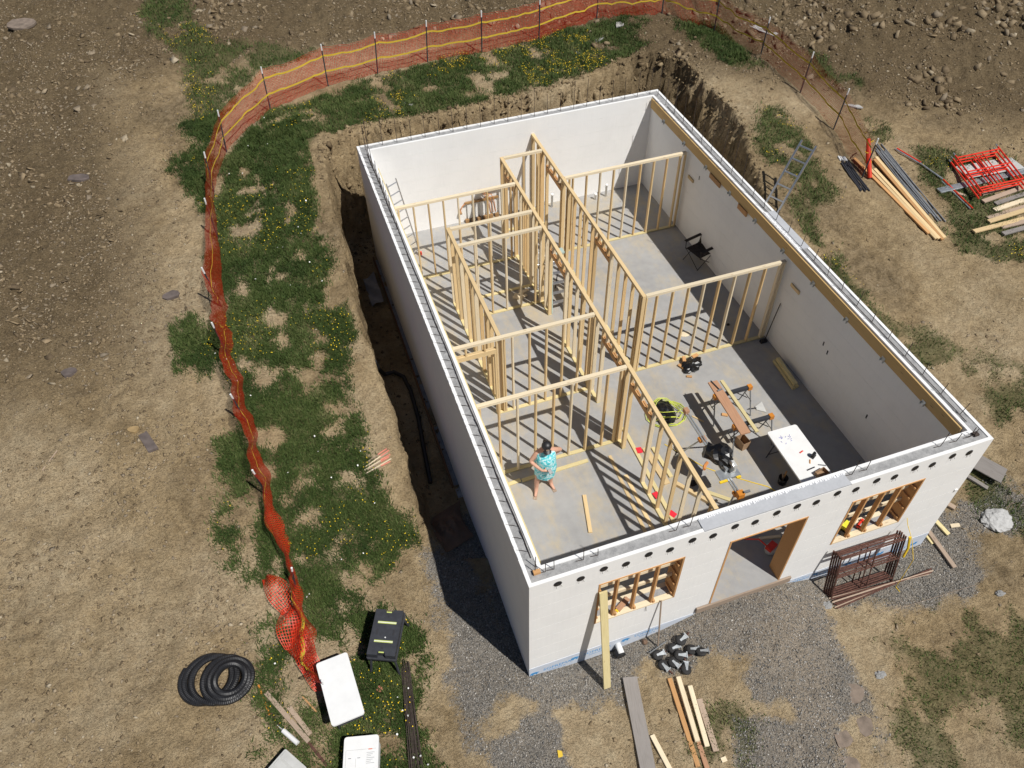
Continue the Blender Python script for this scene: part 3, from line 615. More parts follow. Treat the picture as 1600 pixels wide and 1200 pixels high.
# ------------------------------------------------------------------ interior stud partitions
ZT = 3.05; SW, SD = .038, .089
def stud_wall(label, horiz, c, s0, s1, doors=(), extra=(), start=.2, sp=.4064, tm=None, phase=0):
    r = thing('stud_frame', ((s0 + s1) / 2, c, SZ) if horiz else (c, (s0 + s1) / 2, SZ), label, 'stud partition', 'interior stud partitions'); r['kind'] = 'thing'
    P = (lambda s, z, o=0: (s, c + o, z)) if horiz else (lambda s, z, o=0: (c + o, s, z))
    tmm = tm or (M_PALE if horiz else M_SPF)
    lumber('top_plate', P(s0, ZT - SW / 2), P(s1, ZT - SW / 2), SD, SW, tmm, r)
    lumber('top_plate', P(s0 + .002, ZT - SW * 1.5 - .001), P(s1 - .002, ZT - SW * 1.5 - .001), SD - .003, SW, tmm, r)
    top = ZT - 2 * SW - .002; zb = SZ + SW + .001
    def stud(s, z0=zb, z1=top, nm='stud', m=None, o=0): lumber(nm, P(s, z0, o), P(s, z1, o), SD if not horiz else SW, SW if not horiz else SD, m or random.choice((M_SPF, M_SPF, M_SPF2, M_PALE)), r, up=(0, 1, 0))
    segs = []; a = s0
    for d in sorted(doors): segs.append((a, d[0])); a = d[1]
    segs.append((a, s1))
    for (p, q) in segs:
        if q - p > .05: lumber('bottom_plate', P(p, SZ + SW / 2 + .001), P(q, SZ + SW / 2 + .001), SD, SW, M_PT, r)
    pos = [s0 + SW / 2 + .004, s1 - SW / 2 - .004]; s = s0 + start
    while s < s1 - .06: pos.append(s); s += sp
    pos += list(extra)
    for s in pos:
        if any(d[0] - .09 < s < d[1] + .09 for d in doors): continue
        stud(s)
    for d in doors:
        hz = d[2] if len(d) > 2 else 2.60
        for sg, e in ((-1, d[0]), (1, d[1])):
            stud(e + sg * SW * .5, zb if sg else zb, hz - .002, 'jack_stud'); stud(e + sg * (SW * 1.5 + .002), nm='king_stud')
        o = .024
        lumber('header', P(d[0] - SW, hz + .07, -o), P(d[1] + SW, hz + .07, -o), .038, .14, M_FIR if not horiz else M_SPF, r)
        lumber('header', P(d[0] - SW, hz + .07, o), P(d[1] + SW, hz + .07, o), .038, .14, M_FIR if not horiz else M_SPF, r)
        n = 3 if not horiz else 2
        for k in range(n): stud(d[0] + (d[1] - d[0]) * (k + .5) / n, hz + .142, top, 'cripple_stud')
    return r
WI = BT + .034
stud_wall('stud partition across the back right room behind the camp chair', True, 11.40, 5.10, BW - BT - .05, start=.25, extra=(5.25,))
stud_wall('long stud partition on the far side of the hallway, reaching the back wall', False, 5.05, 6.24, BL - BT - .004, doors=((8.15, 9.0), (11.45, 12.55)), start=.19, extra=(6.34, 10.9, 11.0, 13.3))
stud_wall('stud partition between the two right rooms with the black trash bag at its foot', True, 6.28, 5.10, BW - BT - .05, start=.30)
stud_wall('longest stud partition running the full depth beside the hallway to the front wall', False, 3.80, BT + .2, 12.95, doors=((11.75, 12.55), (7.95, 8.95), (4.65, 5.6), (3.15, 4.1)), start=.21, extra=(6.2, 6.28, 4.38, 9.55, 9.63, 10.32, 11.05, 6.9, 10.7))
stud_wall('shortest stud partition closing the closet near the back wall', True, 12.92, 3.85, 5.0, start=.6)
stud_wall('rearmost stud partition of the left rooms beside the red tipped ladder', True, 11.62, WI, 3.75, start=.16, extra=(3.62, 3.4))
stud_wall('rear one of the two close stud partitions of the small left closet', True, 10.28, 1.55, 3.75, start=.25)
stud_wall('front one of the two close stud partitions of the small left closet', True, 9.55, 1.55, 3.75, start=.42)
stud_wall('stud partition running front to back through the left rooms', False, 1.50, 6.17, 10.32, start=.15, extra=(7.0, 8.2, 9.6))
stud_wall('left stud partition with a doorway next to the outer wall', True, 6.12, WI, 3.75, doors=((.50, 1.36, 2.60),), start=.22, extra=(1.55, 1.6))
stud_wall('front left stud partition behind the standing person', True, 4.38, WI, 3.75, start=.14, extra=(3.65,))
# ------------------------------------------------------------------ loose things inside the house
def blob(rx, ry, rz, seed, amp=.18, n=3, flat=.35, M=None, crease=2.2):
    """crumpled bag-like lump resting on z 0"""
    bm = bmesh.new(); bmesh.ops.create_icosphere(bm, subdivisions=n + 1, radius=1); V = [v.co.copy() for v in bm.verts]
    A = np.array(V); q = fbm(A[:, 0] * crease + 9 + A[:, 2] * 1.3, A[:, 1] * crease + 4 - A[:, 2], seed, 4) - .5; q2 = np.abs(fbm(A[:, 0] * 3.1 + A[:, 2] * 2.1, A[:, 1] * 3.1 + A[:, 2] * 1.7, seed + 5, 3) - .5)
    out = MB()
    for i, v in enumerate(V):
        s = 1 + amp * 2.4 * q[i] - amp * 1.8 * q2[i]; z = v.z * s
        z = -flat + (z + flat) * .12 if z < -flat else z
        out.v.append((v.x * s * rx, v.y * s * ry, (z + flat) * rz / (1 + flat)))
    out.f = [tuple(v.index for v in f.verts) for f in bm.faces]; bm.free()
    mz = min(v[2] for v in out.v); out.v = [(x, y, z - mz) for x, y, z in out.v]
    if M is not None: out.v = [tuple(M @ Vector(v)) for v in out.v]
    return out
# camp chair in the shade of the right wall
ch = thing('camp_chair', (8.62, 9.62, SZ), 'dark folding camp chair standing in the shade by the right wall', 'chair', rz=math.radians(14))
def L(o, *p): return [WM[o] @ Vector(q) for q in p]
# local: chair faces -x
for s in (-1, 1):
    MB().tube(L(ch, (-.30, s * .30, .01), (.24, s * .30, .45)), .011, 6).build('leg', M_BLACK, ch); MB().tube(L(ch, (.28, s * .30, .01), (-.26, s * .30, .42)), .011, 6).build('leg', M_BLACK, ch)
    MB().tube(L(ch, (.24, s * .31, .40), (.36, s * .31, .95)), .011, 6).build('back_post', M_BLACK, ch); MB().tube(L(ch, (-.26, s * .31, .40), (-.28, s * .31, .66)), .011, 6).build('arm_post', M_BLACK, ch)
    MB().box(-.30, .30, s * .33 - .045, s * .33 + .045, .655, .675, WM[ch]).build('armrest', M_CAMO, ch)
    MB().tube(L(ch, (s * .28, -.30, .02), (s * -.26 * 0 + s * .26, .30, .42)), .009, 5).build('cross_brace', M_BLACK, ch)
MB().grid(lambda u, v: WM[ch] @ Vector((-.27 + .52 * u, -.29 + .58 * v, .43 - .07 * math.sin(math.pi * u) * math.sin(math.pi * v))), 8, 8).build('seat', M_CAMO, ch, smooth=True)
MB().grid(lambda u, v: WM[ch] @ Vector((.25 + .11 * u + .04 * math.sin(math.pi * v), -.30 + .60 * v, .40 + .56 * u)), 6, 8).build('backrest', M_CAMO, ch, smooth=True)
# sawhorses
def sawhorse(x0, x1, y, label):
    h = .80; r = thing('sawhorse', ((x0 + x1) / 2, y, SZ), label, 'sawhorse', 'sawhorses in the front right room'); z = SZ + h
    MB().box(x0 + .05, x1 - .05, y - .04, y + .04, z - .085, z).build('beam', M_DKGREY, r)
    for s, x in ((-1, x0), (1, x1)):
        MB().box(x - .045, x + .06, y - .055, y + .055, z - .10, z + .012).build('end_cap', M_ORANGE, r)
        for d in (-1, 1): MB().tube([(x + .02 * s, y + d * .03, z - .08), (x + .05 * s, y + d * .27, SZ + .005)], .016, 6).build('leg', M_GREY, r)
        MB().tube([(x + .035 * s, y - .16, SZ + .42), (x + .035 * s, y + .16, SZ + .42)], .009, 5).build('spreader', M_BLACK, r)
        MB().tube([(x - s * .35, y, z - .09), (x + .03 * s, y, z - .42)], .012, 5).build('brace', M_BLACK, r)
    return r
sawhorse(6.13, 7.02, 4.27, 'black sawhorse with orange ends farther from the white table'); sawhorse(6.10, 7.02, 3.32, 'black sawhorse with orange ends nearer to the white table')
zt = SZ + .812
lumber('wide_plank', (6.25, 4.66, zt + .02), (6.19, 3.02, zt + .02), .235, .038, M_REDWOOD, label='wide reddish brown plank lying across both sawhorses', cat='plank')
lumber('timber_length', (6.47, 4.62, zt + .02), (6.45, 2.98, zt + .02), .085, .038, M_PT, label='narrow pale yellow board beside the brown plank on the sawhorses', cat='board')
hm = thing('hammer', (6.26, 4.38, zt + .04), 'hammer lying on the brown plank', 'hammer', rz=math.radians(100))
MB().tube(L(hm, (-.02, 0, .015), (.30, 0, .015)), .015, 6).build('handle', M_DKGREY, hm); MB().box(-.05, -.02, -.06, .07, .002, .03, WM[hm]).build('head', M_GREY, hm)
# indoor folding table with tools
def fold_table(x, y, z, rz, w, l, label, mt=M_WHITEP, hgt=.74):
    r = thing('folding_table', (x, y, z), label, 'table', rz=rz)
    MB().rbox(w, l, .045, .05, WM[r] @ Matrix.Translation((0, 0, hgt - .045)), 5).build('tabletop', mt, r)
    MB().rbox(w - .04, l - .04, .03, .04, WM[r] @ Matrix.Translation((0, 0, hgt - .076)), 3).build('rim', M_OFFWHITE, r)
    for s in (-1, 1):
        for d in (-1, 1): MB().tube(L(r, (d * (w / 2 - .09), s * (l / 2 - .28), hgt - .08), (d * (w / 2 - .06), s * (l / 2 - .18), .005)), .014, 6).build('leg', M_DKGREY, r)
        MB().tube(L(r, (-(w / 2 - .07), s * (l / 2 - .2), .14), ((w / 2 - .07), s * (l / 2 - .2), .14)), .012, 6).build('leg_bar', M_DKGREY, r)
        MB().tube(L(r, (0, s * (l / 2 - .21), .14), (0, s * .12, hgt - .08)), .01, 5).build('brace', M_DKGREY, r)
    return r
it = fold_table(7.06, 2.05, SZ, math.radians(-1), .74, 1.80, 'long white folding table standing inside by the front wall')
tz = SZ + .741
b = MB()
for k in range(14): a = random.uniform(0, 6); x = 6.86 + .28 * random.random(); y = 2.55 + .22 * random.random(); b.tube([(x, y, tz + .001), (x + .04 * math.cos(a), y + .04 * math.sin(a), tz + .001)], .006, 4)
b.build('blue_scribble', plain('blue_ink', (.12, .12, .45), .7), it, kind='stuff')
td = thing('tape_dispenser', (7.28, 2.02, tz), 'small black tool standing on the white table inside', 'tool', rz=.5)
MB().box(-.06, .06, -.04, .04, 0, .05, WM[td]).build('base', M_BLACK, td); MB().tube(L(td, (0, -.03, .09), (0, .03, .09)), .055, 12).build('reel', M_BLACK, td); MB().box(-.02, .02, -.02, .02, .1, .17, WM[td]).build('handle', M_BLACK, td)
tb = thing('tool_box', (7.18, 1.55, tz), 'small open wooden tray at the near end of the white table', 'tray', rz=.2)
MB().box(-.13, .13, -.09, .09, 0, .01, WM[tb]).build('bottom', M_CARD, tb)
for a_ in ((-.13, -.12, -.09, .09), (.12, .13, -.09, .09), (-.12, .12, -.09, -.08), (-.12, .12, .08, .09)): MB().box(*a_, .0105, .10, WM[tb]).build('side', M_CARD, tb)
for i, (x, y, a, l, mm, nm, lb) in enumerate(((7.12, 2.22, .3, .10, M_RED, 'marker_pen', 'red marker on the white table beside the black tool'), (7.15, 1.93, 1.0, .11, M_FIR, 'wood_offcut', 'small wood offcut on the white table in front of the black tool'), (7.06, 1.76, .1, .2, M_INK, 'pencil', 'dark pencil on the white table by the tray'), (7.34, 1.76, -.5, .16, M_GREY, 'pliers', 'grey pliers on the white table near its right edge'))):
    MB().box(-l / 2, l / 2, -.012, .012, 0, .015, T(x, y, tz, a)).build(nm, mm, label=lb, cat=nm.split('_')[0])
bk_ = thing('bucket', (6.72, 2.05, SZ), 'dark bucket of offcuts in the shade under the white table', 'bucket')
MB().lathe([(.09, 0), (.11, .20), (.10, .20), (.09, .02)], 14, WM[bk_]).build('pail', M_BLACK, bk_, smooth=True); MB().tube(L(bk_, (.0, 0, .03), (.06, .04, .36)), .018, 5).build('offcut', M_FIR, bk_); MB().tube(L(bk_, (.03, 0, .03), (-.05, .02, .34)), .018, 5).build('offcut', M_TANWOOD, bk_)
# open cardboard box
bx = thing('cardboard_box', (6.42, 3.28, SZ), 'small open brown cardboard box below the near sawhorse', 'box', rz=.12)
MB().box(-.10, .10, -.14, .14, 0, .012, WM[bx]).build('bottom', M_CARD, bx)
for a_ in ((-.10, -.094, -.14, .14), (.094, .10, -.14, .14), (-.094, .094, -.14, -.134), (-.094, .094, .134, .14)): MB().box(*a_, .0125, .24, WM[bx]).build('side', M_CARD, bx)
# mitre saw stand with bagged saw
ss = thing('saw_stand', (5.24, 2.8, SZ), 'long metal mitre saw stand with orange brackets in the front right room', 'saw stand')
for dx in (-.03, .03): MB().box(5.24 + dx - .014, 5.24 + dx + .014, 1.62, 4.02, SZ + .80, SZ + .84).build('rail', M_GALV, ss)
MB().box(5.19, 5.29, 3.97, 4.10, SZ + .79, SZ + .92).build('end_stop', M_REDWOOD, ss); MB().box(5.17, 5.31, 1.55, 1.68, SZ + .77, SZ + .93).build('end_stop', M_ORANGE, ss)
MB().box(5.27, 5.45, 1.58, 1.63, SZ + .90, SZ + .93).build('roller', M_GREY, ss)
for y in (3.25, 1.72):
    MB().box(5.16, 5.32, y - .06, y + .06, SZ + .72, SZ + .80).build('leg_bracket', M_ORANGE, ss)
    for s in (-1, 1): MB().tube([(5.24 + s * .05, y, SZ + .74), (5.24 + s * .42, y + (.25 if y > 3 else -.2), SZ + .01)], .019, 6).build('leg', M_GALV, ss)
sw = thing('mitre_saw', (5.24, 2.28, SZ + .842), 'metal mitre saw with yellow table half hidden by a black bag', 'saw')
MB().box(5.02, 5.50, 2.04, 2.30, SZ + .843, SZ + .89).build('saw_table', M_GALV, sw); MB().box(4.98, 5.16, 1.99, 2.04, SZ + .85, SZ + .885).build('fence_block', M_YELLOW, sw); MB().box(5.38, 5.48, 1.99, 2.04, SZ + .85, SZ + .885).build('fence_block', M_YELLOW, sw)
MB().lathe([(.05, 0), (.13, .01), (.13, .03), (.05, .04)], 18, T(5.3, 2.22, SZ + 1.05, 0, 0, math.pi / 2)).build('blade', M_ALU, sw); MB().box(5.30, 5.42, 2.14, 2.30, SZ + .9, SZ + 1.12).build('motor', M_OFFWHITE, sw)
MB().box(5.2, 5.28, 2.2, 2.5, SZ + .89, SZ + 1.0).build('turntable', M_GREY, sw)
blob(.27, .36, .34, 77, .42, 2, .3, M=T(5.25, 2.58, SZ + .86, .5), crease=1.3).build('plastic_bag', M_BAG, smooth=False, label='black plastic bag draped over the mitre saw', cat='bag')
MB().tube([(4.98, 2.56, SZ + .9), (4.88, 2.50, SZ + .88), (4.83, 2.42, SZ + .89)], .035, 6).build('dust_spout', M_COPPER, sw)
# black bag and yellow hose by the hallway partition
blob(.28, .38, .34, 31, .35, 2, M=T(5.12, 4.72, SZ), crease=1.5).build('tool_bag', M_BAG, label='black bag under loops of yellow green hose beside the hallway partition', cat='bag')
def coil(cx, cy, z, n, seed, r0=.42, jit=.12):
    rn = random.Random(seed); pts = []; ox = oy = 0
    for k in range(n):
        ox += rn.uniform(-jit, jit) * .5; oy += rn.uniform(-jit, jit) * .5; rr = r0 * rn.uniform(.6, 1.05)
        for j in range(14):
            a = 2 * math.pi * j / 14; x = cx + ox + rr * math.cos(a) * 1.05; y = cy + oy + rr * .85 * math.sin(a)
            pts.append((x, y, z(x, y) + .012 * k))
    return pts
def hz(x, y):
    d = math.hypot((x - 5.12) / .32, (y - 4.72) / .42); return SZ + .012 + (.36 * math.sqrt(max(0, 1 - d * d)) if d < 1 else 0)
MB().tube(coil(5.15, 4.65, hz, 6, 5, .46), .0085, 5).build('air_hose', M_HOSE, label='yellow green air hose looped over the black bag', cat='hose')
# trash bag with scraps at the foot of the partition
blob(.34, .22, .16, 55, .42, 2, M=T(6.52, 5.94, SZ, .3), crease=1.8).build('trash_bag', M_BAG, label='crumpled black trash bag at the foot of the partition between the right rooms', cat='bag')
for x, y, z, a in ((6.27, 6.02, SZ + .02, .4), (6.35, 6.06, SZ + .10, 1.2), (6.55, 6.05, SZ + .20, .2), (6.28, 5.92, SZ + .02, 2.0)):
    lumber('wood_scrap', (x, y, z + .019), (x + .17 * math.cos(a), y + .17 * math.sin(a), z + .019), .085, .038, M_FIR, label='short brown wood scrap beside the crumpled trash bag', cat='wood scrap', group='scraps at the trash bag')
lumber('wood_scrap', (6.22, 5.66, SZ + .02), (6.34, 5.60, SZ + .02), .06, .03, M_FIR, label='single small brown scrap on the floor in front of the trash bag', cat='wood scrap')
lumber('wood_scrap', (6.44, 4.26, SZ + .02), (6.56, 4.18, SZ + .02), .08, .03, M_FIR, label='single brown scrap on the floor under the brown plank', cat='wood scrap')
# dustpan
dp = thing('dustpan', (7.36, 4.14, SZ), 'grey dustpan lying on the floor right of the sawhorses', 'dustpan', rz=math.radians(-8))
MB().prism([(-.06, -.05), (.14, -.17), (.16, .17), (-.06, .05)], .004, .03, WM[dp]).build('pan', M_OFFWHITE, dp); MB().tube(L(dp, (-.05, 0, .03), (-.25, 0, .05)), .014, 6).build('handle', M_DKGREY, dp)
# broom leaning in the right corner of the partition
br = thing('broom', (8.70, 6.10, SZ), 'black handled broom leaning on the right wall by the partition', 'broom')
MB().tube([(8.70, 6.10, SZ + .06), (8.79, 6.04, SZ + 1.35)], .012, 6).build('handle', M_BLACK, br); MB().box(8.58, 8.76, 6.05, 6.14, SZ, SZ + .08).build('head', M_BLACK, br)
# stacked lengths in the shade by the right wall
for i, (dx, dz) in enumerate(((0, 0), (.09, 0), (.045, .09))):
    lumber('post_length', (8.56 + dx, 5.38 - .02 * i, SZ + .045 + dz), (8.50 + dx, 4.38 + .02 * i, SZ + .045 + dz), .088, .088, M_PT, label=('left lower', 'right lower', 'top')[i] + ' one of the short posts stacked in the shade by the right wall', cat='post', group='posts stacked by the right wall')
# boards lying on the floor near the long partition
lumber('floor_plate', (4.04, 4.68, SZ + .02), (3.98, 1.0, SZ + .02), .089, .038, M_PT, label='long pale board on the floor right beside the longest partition, with red tags', cat='board')
lumber('floor_plate', (4.26, 3.95, SZ + .02), (4.30, 2.86, SZ + .02), .14, .038, M_SPF, label='shorter wide board on the floor beside the long tagged board', cat='board')
lumber('floor_plate', (4.44, 3.9, SZ + .02), (4.47, 3.0, SZ + .02), .089, .038, M_PT, label='pale yellow board lying beside the shorter wide board', cat='board')
for i, (x, y) in enumerate(((4.10, 3.92), (3.93, 2.66), (4.04, 2.10))):
    MB().prism([(-.07, -.08), (.06, -.09), (.08, .07), (-.05, .09)], 0, .003, T(x, y, SZ + .0405, .3 * i)).build('red_tag', M_REDTAG, label=('rearmost', 'middle', 'frontmost')[i] + ' red tag on the boards by the long partition', cat='tag')
lumber('thin_board', (3.41, 4.02, SZ + .012), (3.28, 1.25, SZ + .012), .075, .02, M_SPF, label='longer of two thin boards lying slanted in the striped shadow', cat='board')
lumber('thin_board', (3.53, 3.40, SZ + .012), (3.47, 1.25, SZ + .012), .085, .02, M_SPF, label='shorter of two thin boards lying slanted in the striped shadow', cat='board')
lumber('loose_stud', (2.44, 3.2, SZ + .02), (2.20, 2.27, SZ + .02), .085, .038, M_SPF, label='single loose board lying on the open floor right of the person', cat='board')
lumber('loose_plate', (.58, 4.0, SZ + .02), (1.24, 4.06, SZ + .02), .089, .038, M_PT, label='short treated plate on the floor left of the person', cat='board')
lumber('loose_plate', (1.27, 4.03, SZ + .02), (2.88, 4.06, SZ + .02), .089, .038, M_PT, label='longer treated plate on the floor behind the person', cat='board')
lumber('offcut_block', (4.47, 2.80, SZ + .045), (4.93, 2.12, SZ + .045), .089, .088, M_SPF, label='thick offcut lying at a slant near the front end of the long partition', cat='offcut')
lumber('offcut_block', (4.98, 2.42, SZ + .02), (5.42, 2.0, SZ + .02), .089, .038, M_PT, label='pale flat offcut on the floor under the saw stand', cat='offcut')
lumber('prop_board', (4.3, .75, SZ + .3), (4.42, 1.25, SZ + .02), .089, .038, M_FIR, label='orange brown board tilted against the front wall inside', cat='board')
blob(.10, .08, .09, 91, .2, 2, M=T(4.86, 2.68, SZ)).build('dark_rag', M_CAMO, label='dark crumpled rag on the floor beside the slanted thick offcut', cat='rag')
MB().prism([(-.08, -.06), (.08, -.05), (.07, .07), (-.08, .06)], 0, .004, T(4.95, 3.86, SZ + .002)).build('paper_sheet', M_WHITEP, label='small white paper on the floor right of the long partition', cat='paper')
MB().tube([(4.86, 3.72, SZ + .01), (4.9, 3.6, SZ + .01), (4.98, 3.52, SZ + .01), (5.06, 3.56, SZ + .01)], .012, 5).build('cable_end', M_INK, label='short dark cable curled on the floor next to the white paper', cat='cable')
MB().tube([(4.75, 3.9, SZ + .008), (4.95, 3.55, SZ + .008), (5.13, 3.28, SZ + .008), (5.3, 3.01, SZ + .008), (5.6, 2.70, SZ + .008), (5.82, 2.52, SZ + .008), (6.1, 2.28, SZ + .008), (6.37, 2.06, SZ + .008), (6.5, 1.85, SZ + .008)], .011, 5).build('power_cord', M_YELLOW, label='yellow power cord running across the floor under the saw stand', cat='cord')
lumber('wood_strip', (5.75, 4.45, SZ + .012), (5.93, 4.2, SZ + .012), .035, .02, M_SPF, label='thin wood strip in the shadow beside the sawhorses', cat='wood strip')
blob(.15, .1, .02, 92, .1, 2, M=T(6.9, 7.05, SZ)).build('sawdust_heap', M_PALE, label='small pale heap of wood scraps in the middle right room', cat='wood scrap')
MB().box(8.1, 8.16, 6.95, 7.0, SZ, SZ + .04).build('small_block', M_CAMO, label='tiny dark block on the shaded floor of the middle right room', cat='block')
# scrap pile in the hallway closet
for i in range(9):
    a = random.uniform(0, 3); x = 3.32 + random.uniform(-.16, .16); y = 9.9 + random.uniform(-.12, .12); z = SZ + .02 + .04 * (i // 3)
    lumber('scrap_block', (x, y, z), (x + .2 * math.cos(a), y + .2 * math.sin(a), z), .089, .038, M_PALE, label='pale scrap block in the heap inside the small left closet', cat='scrap block', group='scrap heap in the left closet')
# step ladder in the hallway
sl_ = thing('step_ladder', (4.12, 9.35, SZ), 'pale green and aluminium stepladder standing in the hallway', 'stepladder')
M_PGREEN = plain('pale_green_rail', (.42, .52, .47), .5)
for s in (-1, 1):
    MB().tube([(4.12 + s * .24, 9.0, SZ + .005), (4.12 + s * .14, 9.34, SZ + 1.75)], .02, 6).build('front_rail', M_PGREEN, sl_); MB().tube([(4.12 + s * .22, 9.95, SZ + .005), (4.12 + s * .13, 9.42, SZ + 1.75)], .014, 6).build('rear_rail', M_BLACK, sl_)
for k in range(5):
    f = (k + 1) / 6; w = .24 - .10 * f; MB().box(4.12 - w, 4.12 + w, 9.0 + .34 * f - .02, 9.0 + .34 * f + .07, SZ + 1.75 * f - .012, SZ + 1.75 * f + .012).build('step', M_ALU, sl_)
MB().box(3.94, 4.30, 9.27, 9.48, SZ + 1.745, SZ + 1.78).build('top_cap', M_PGREEN, sl_)
for y in (9.75,): MB().tube([(3.92, y, SZ + .7), (4.32, y, SZ + .7)], .01, 5).build('rear_bar', M_BLACK, sl_)
# red footed ladder leaning in the rear left room
def ladder(name, a, b, w, n, m, label, mf=None, cat='ladder', side=None, rr=.024):
    a, b = Vector(a), Vector(b); d = (b - a).normalized(); sd = Vector(side).normalized() if side else d.cross(Vector((0, 0, 1))).normalized(); nn = sd.cross(d)
    r = thing(name, a, label, cat)
    for s in (-1, 1):
        MB().tube([a + sd * s * w / 2, b + sd * s * w / 2], rr, 4).build('rail', m, r)
        if mf: MB().box(-.05, .05, -.035, .035, -.01, .08, Matrix.Translation(a + sd * s * w / 2)).build('foot', mf, r)
    Ln = (b - a).length
    for k in range(n): p = a + d * (Ln * (k + .6) / n); MB().tube([p - sd * w / 2, p + sd * w / 2], rr * .75, 6).build('rung', m, r)
    return r
ladder('extension_ladder', (.98, 12.62, SZ + .01), (.66, 13.15, SZ + 2.35), .36, 9, M_ALU, 'aluminium ladder with red feet leaning in the rear left room', M_RED, side=(.85, .5, 0))
# plumbing on the back wall
mf_ = thing('pipe_manifold', (3.35, BL - BT - .05, SZ), 'brown pipes and white board manifold on the back wall of the rear left room', 'plumbing'); yb = BL - BT - .03
MB().box(2.86, 3.92, yb - .06, yb, 1.17, 1.23).build('upper_rail', M_BROWNPIPE, mf_)
for k in range(5): MB().box(2.93 + .2 * k, 3.05 + .2 * k, yb - .03, yb + .02, SZ + .12, 1.16).build('white_panel', M_WHITEP, mf_)
for k in range(6): MB().box(2.84 + .19 * k, 2.96 + .19 * k, yb - .09, yb, SZ, SZ + .11).build('valve_box', M_BROWNPIPE, mf_)
MB().tube([(2.86, yb - .04, 1.2), (2.76, yb - .06, 1.12), (2.68, yb - .08, .95), (2.70, yb - .08, .88)], .015, 5).build('bent_pipe', M_COPPER, mf_); MB().tube([(2.66, yb - .05, .90), (2.74, yb - .05, .90)], .05, 10).build('elbow', M_BROWNPIPE, mf_)
for k in range(3): MB().tube([(3.3 + .12 * k, yb - .05, 1.6 - .1 * k), (3.5 + .1 * k, yb - .07, 1.35), (3.62 + .08 * k, yb - .06, 1.05), (3.66 + .08 * k, yb - .05, .7)], .011, 5).build('supply_tube', M_COPPER, mf_)
for i, (x, y, h, lb) in enumerate(((7.43, 13.55, .38, 'tallest white pipe stub in the back right room by the wall'), (7.05, 13.5, .16, 'short white pipe stub in the back right room'), (5.62, 13.6, .42, 'white pipe stub just right of the hallway partition at the back'), (4.6, 13.4, .3, 'white pipe stub in the back closet'))):
    MB().lathe([(.035, 0), (.035, h), (.045, h), (.045, h + .06), (.03, h + .06)], 10, T(x, y, SZ)).build('pipe_stub', M_WHITEP, smooth=True, label=lb, cat='pipe')
# pipework standing in the bathroom closet
pw = thing('standing_pipework', (4.35, 11.2, SZ), 'cluster of white pipes and metal fittings in the hallway behind the studs', 'plumbing')
for k in range(5): MB().tube([(4.1 + .13 * k, 10.9 + .1 * (k % 3), SZ + .005), (4.1 + .13 * k, 10.9 + .1 * (k % 3), SZ + .35 + .14 * (k % 3))], .028, 8).build('riser', M_WHITEP if k % 2 else M_GREY, pw)
MB().tube([(4.08, 11.0, SZ + .3), (4.68, 11.05, SZ + .32)], .026, 8).build('crossing_pipe', M_WHITEP, pw); MB().tube([(4.05, 10.95, SZ + .12), (4.7, 10.9, SZ + .12)], .02, 8).build('crossing_pipe', M_ALU, pw)
# red machine seen through the door
rm = thing('red_pump', (5.55, .62, SZ), 'red and white machine standing in the shade just inside the doorway', 'machine', rz=.4)
MB().lathe([(.09, 0), (.12, .03), (.12, .13), (.10, .16), (.04, .18)], 14, WM[rm]).build('tank', M_OFFWHITE, rm, smooth=True); MB().box(-.13, .10, -.07, .07, .17, .25, WM[rm]).build('motor_housing', M_RED, rm); MB().tube(L(rm, (-.1, 0, .24), (-.12, .25, .3), (-.2, .5, .1), (-.05, .75, .02)), .018, 6).build('hose', M_RED, rm)
lumber('prop_strip', (5.5, .95, SZ + .02), (5.95, .85, SZ + .02), .06, .04, M_PALE, label='pale strip of wood behind the red machine inside the doorway', cat='board')
# things on the window sills
s1 = thing('yellow_drill_box', (6.78, .17, 1.375), 'yellow and black tool standing on the right window sill', 'tool', rz=.4)
MB().box(-.10, .10, -.08, .08, 0, .17, WM[s1]).build('case', plain('bright_yellow', (.75, .72, .05), .5), s1); MB().box(-.06, .06, -.085, -.081, .04, .13, WM[s1]).build('face_plate', M_GREY, s1); MB().box(-.16, -.105, -.05, .05, 0, .10, WM[s1]).build('battery', M_BLACK, s1)
s2 = thing('red_clamp', (7.15, .2, 1.36), 'red clamp lying on the right window sill', 'clamp', rz=.5)
MB().box(-.13, .13, -.02, .02, 0, .03, WM[s2]).build('bar', M_RED, s2); MB().box(-.13, -.09, -.1, .02, .031, .06, WM[s2]).build('jaw', M_RED, s2); MB().box(.05, .09, -.1, .02, .031, .06, WM[s2]).build('jaw', M_RED, s2)
wp = thing('wooden_level_block', (1.92, .16, 1.37), 'reddish wood block with yellow tip on the left window sill', 'wood block', rz=.5)
MB().box(-.16, .16, -.05, .05, 0, .04, WM[wp]).build('block', M_REDWOOD, wp); MB().box(-.20, -.162, -.03, .03, 0, .035, WM[wp]).build('tip', M_YELLOW, wp)
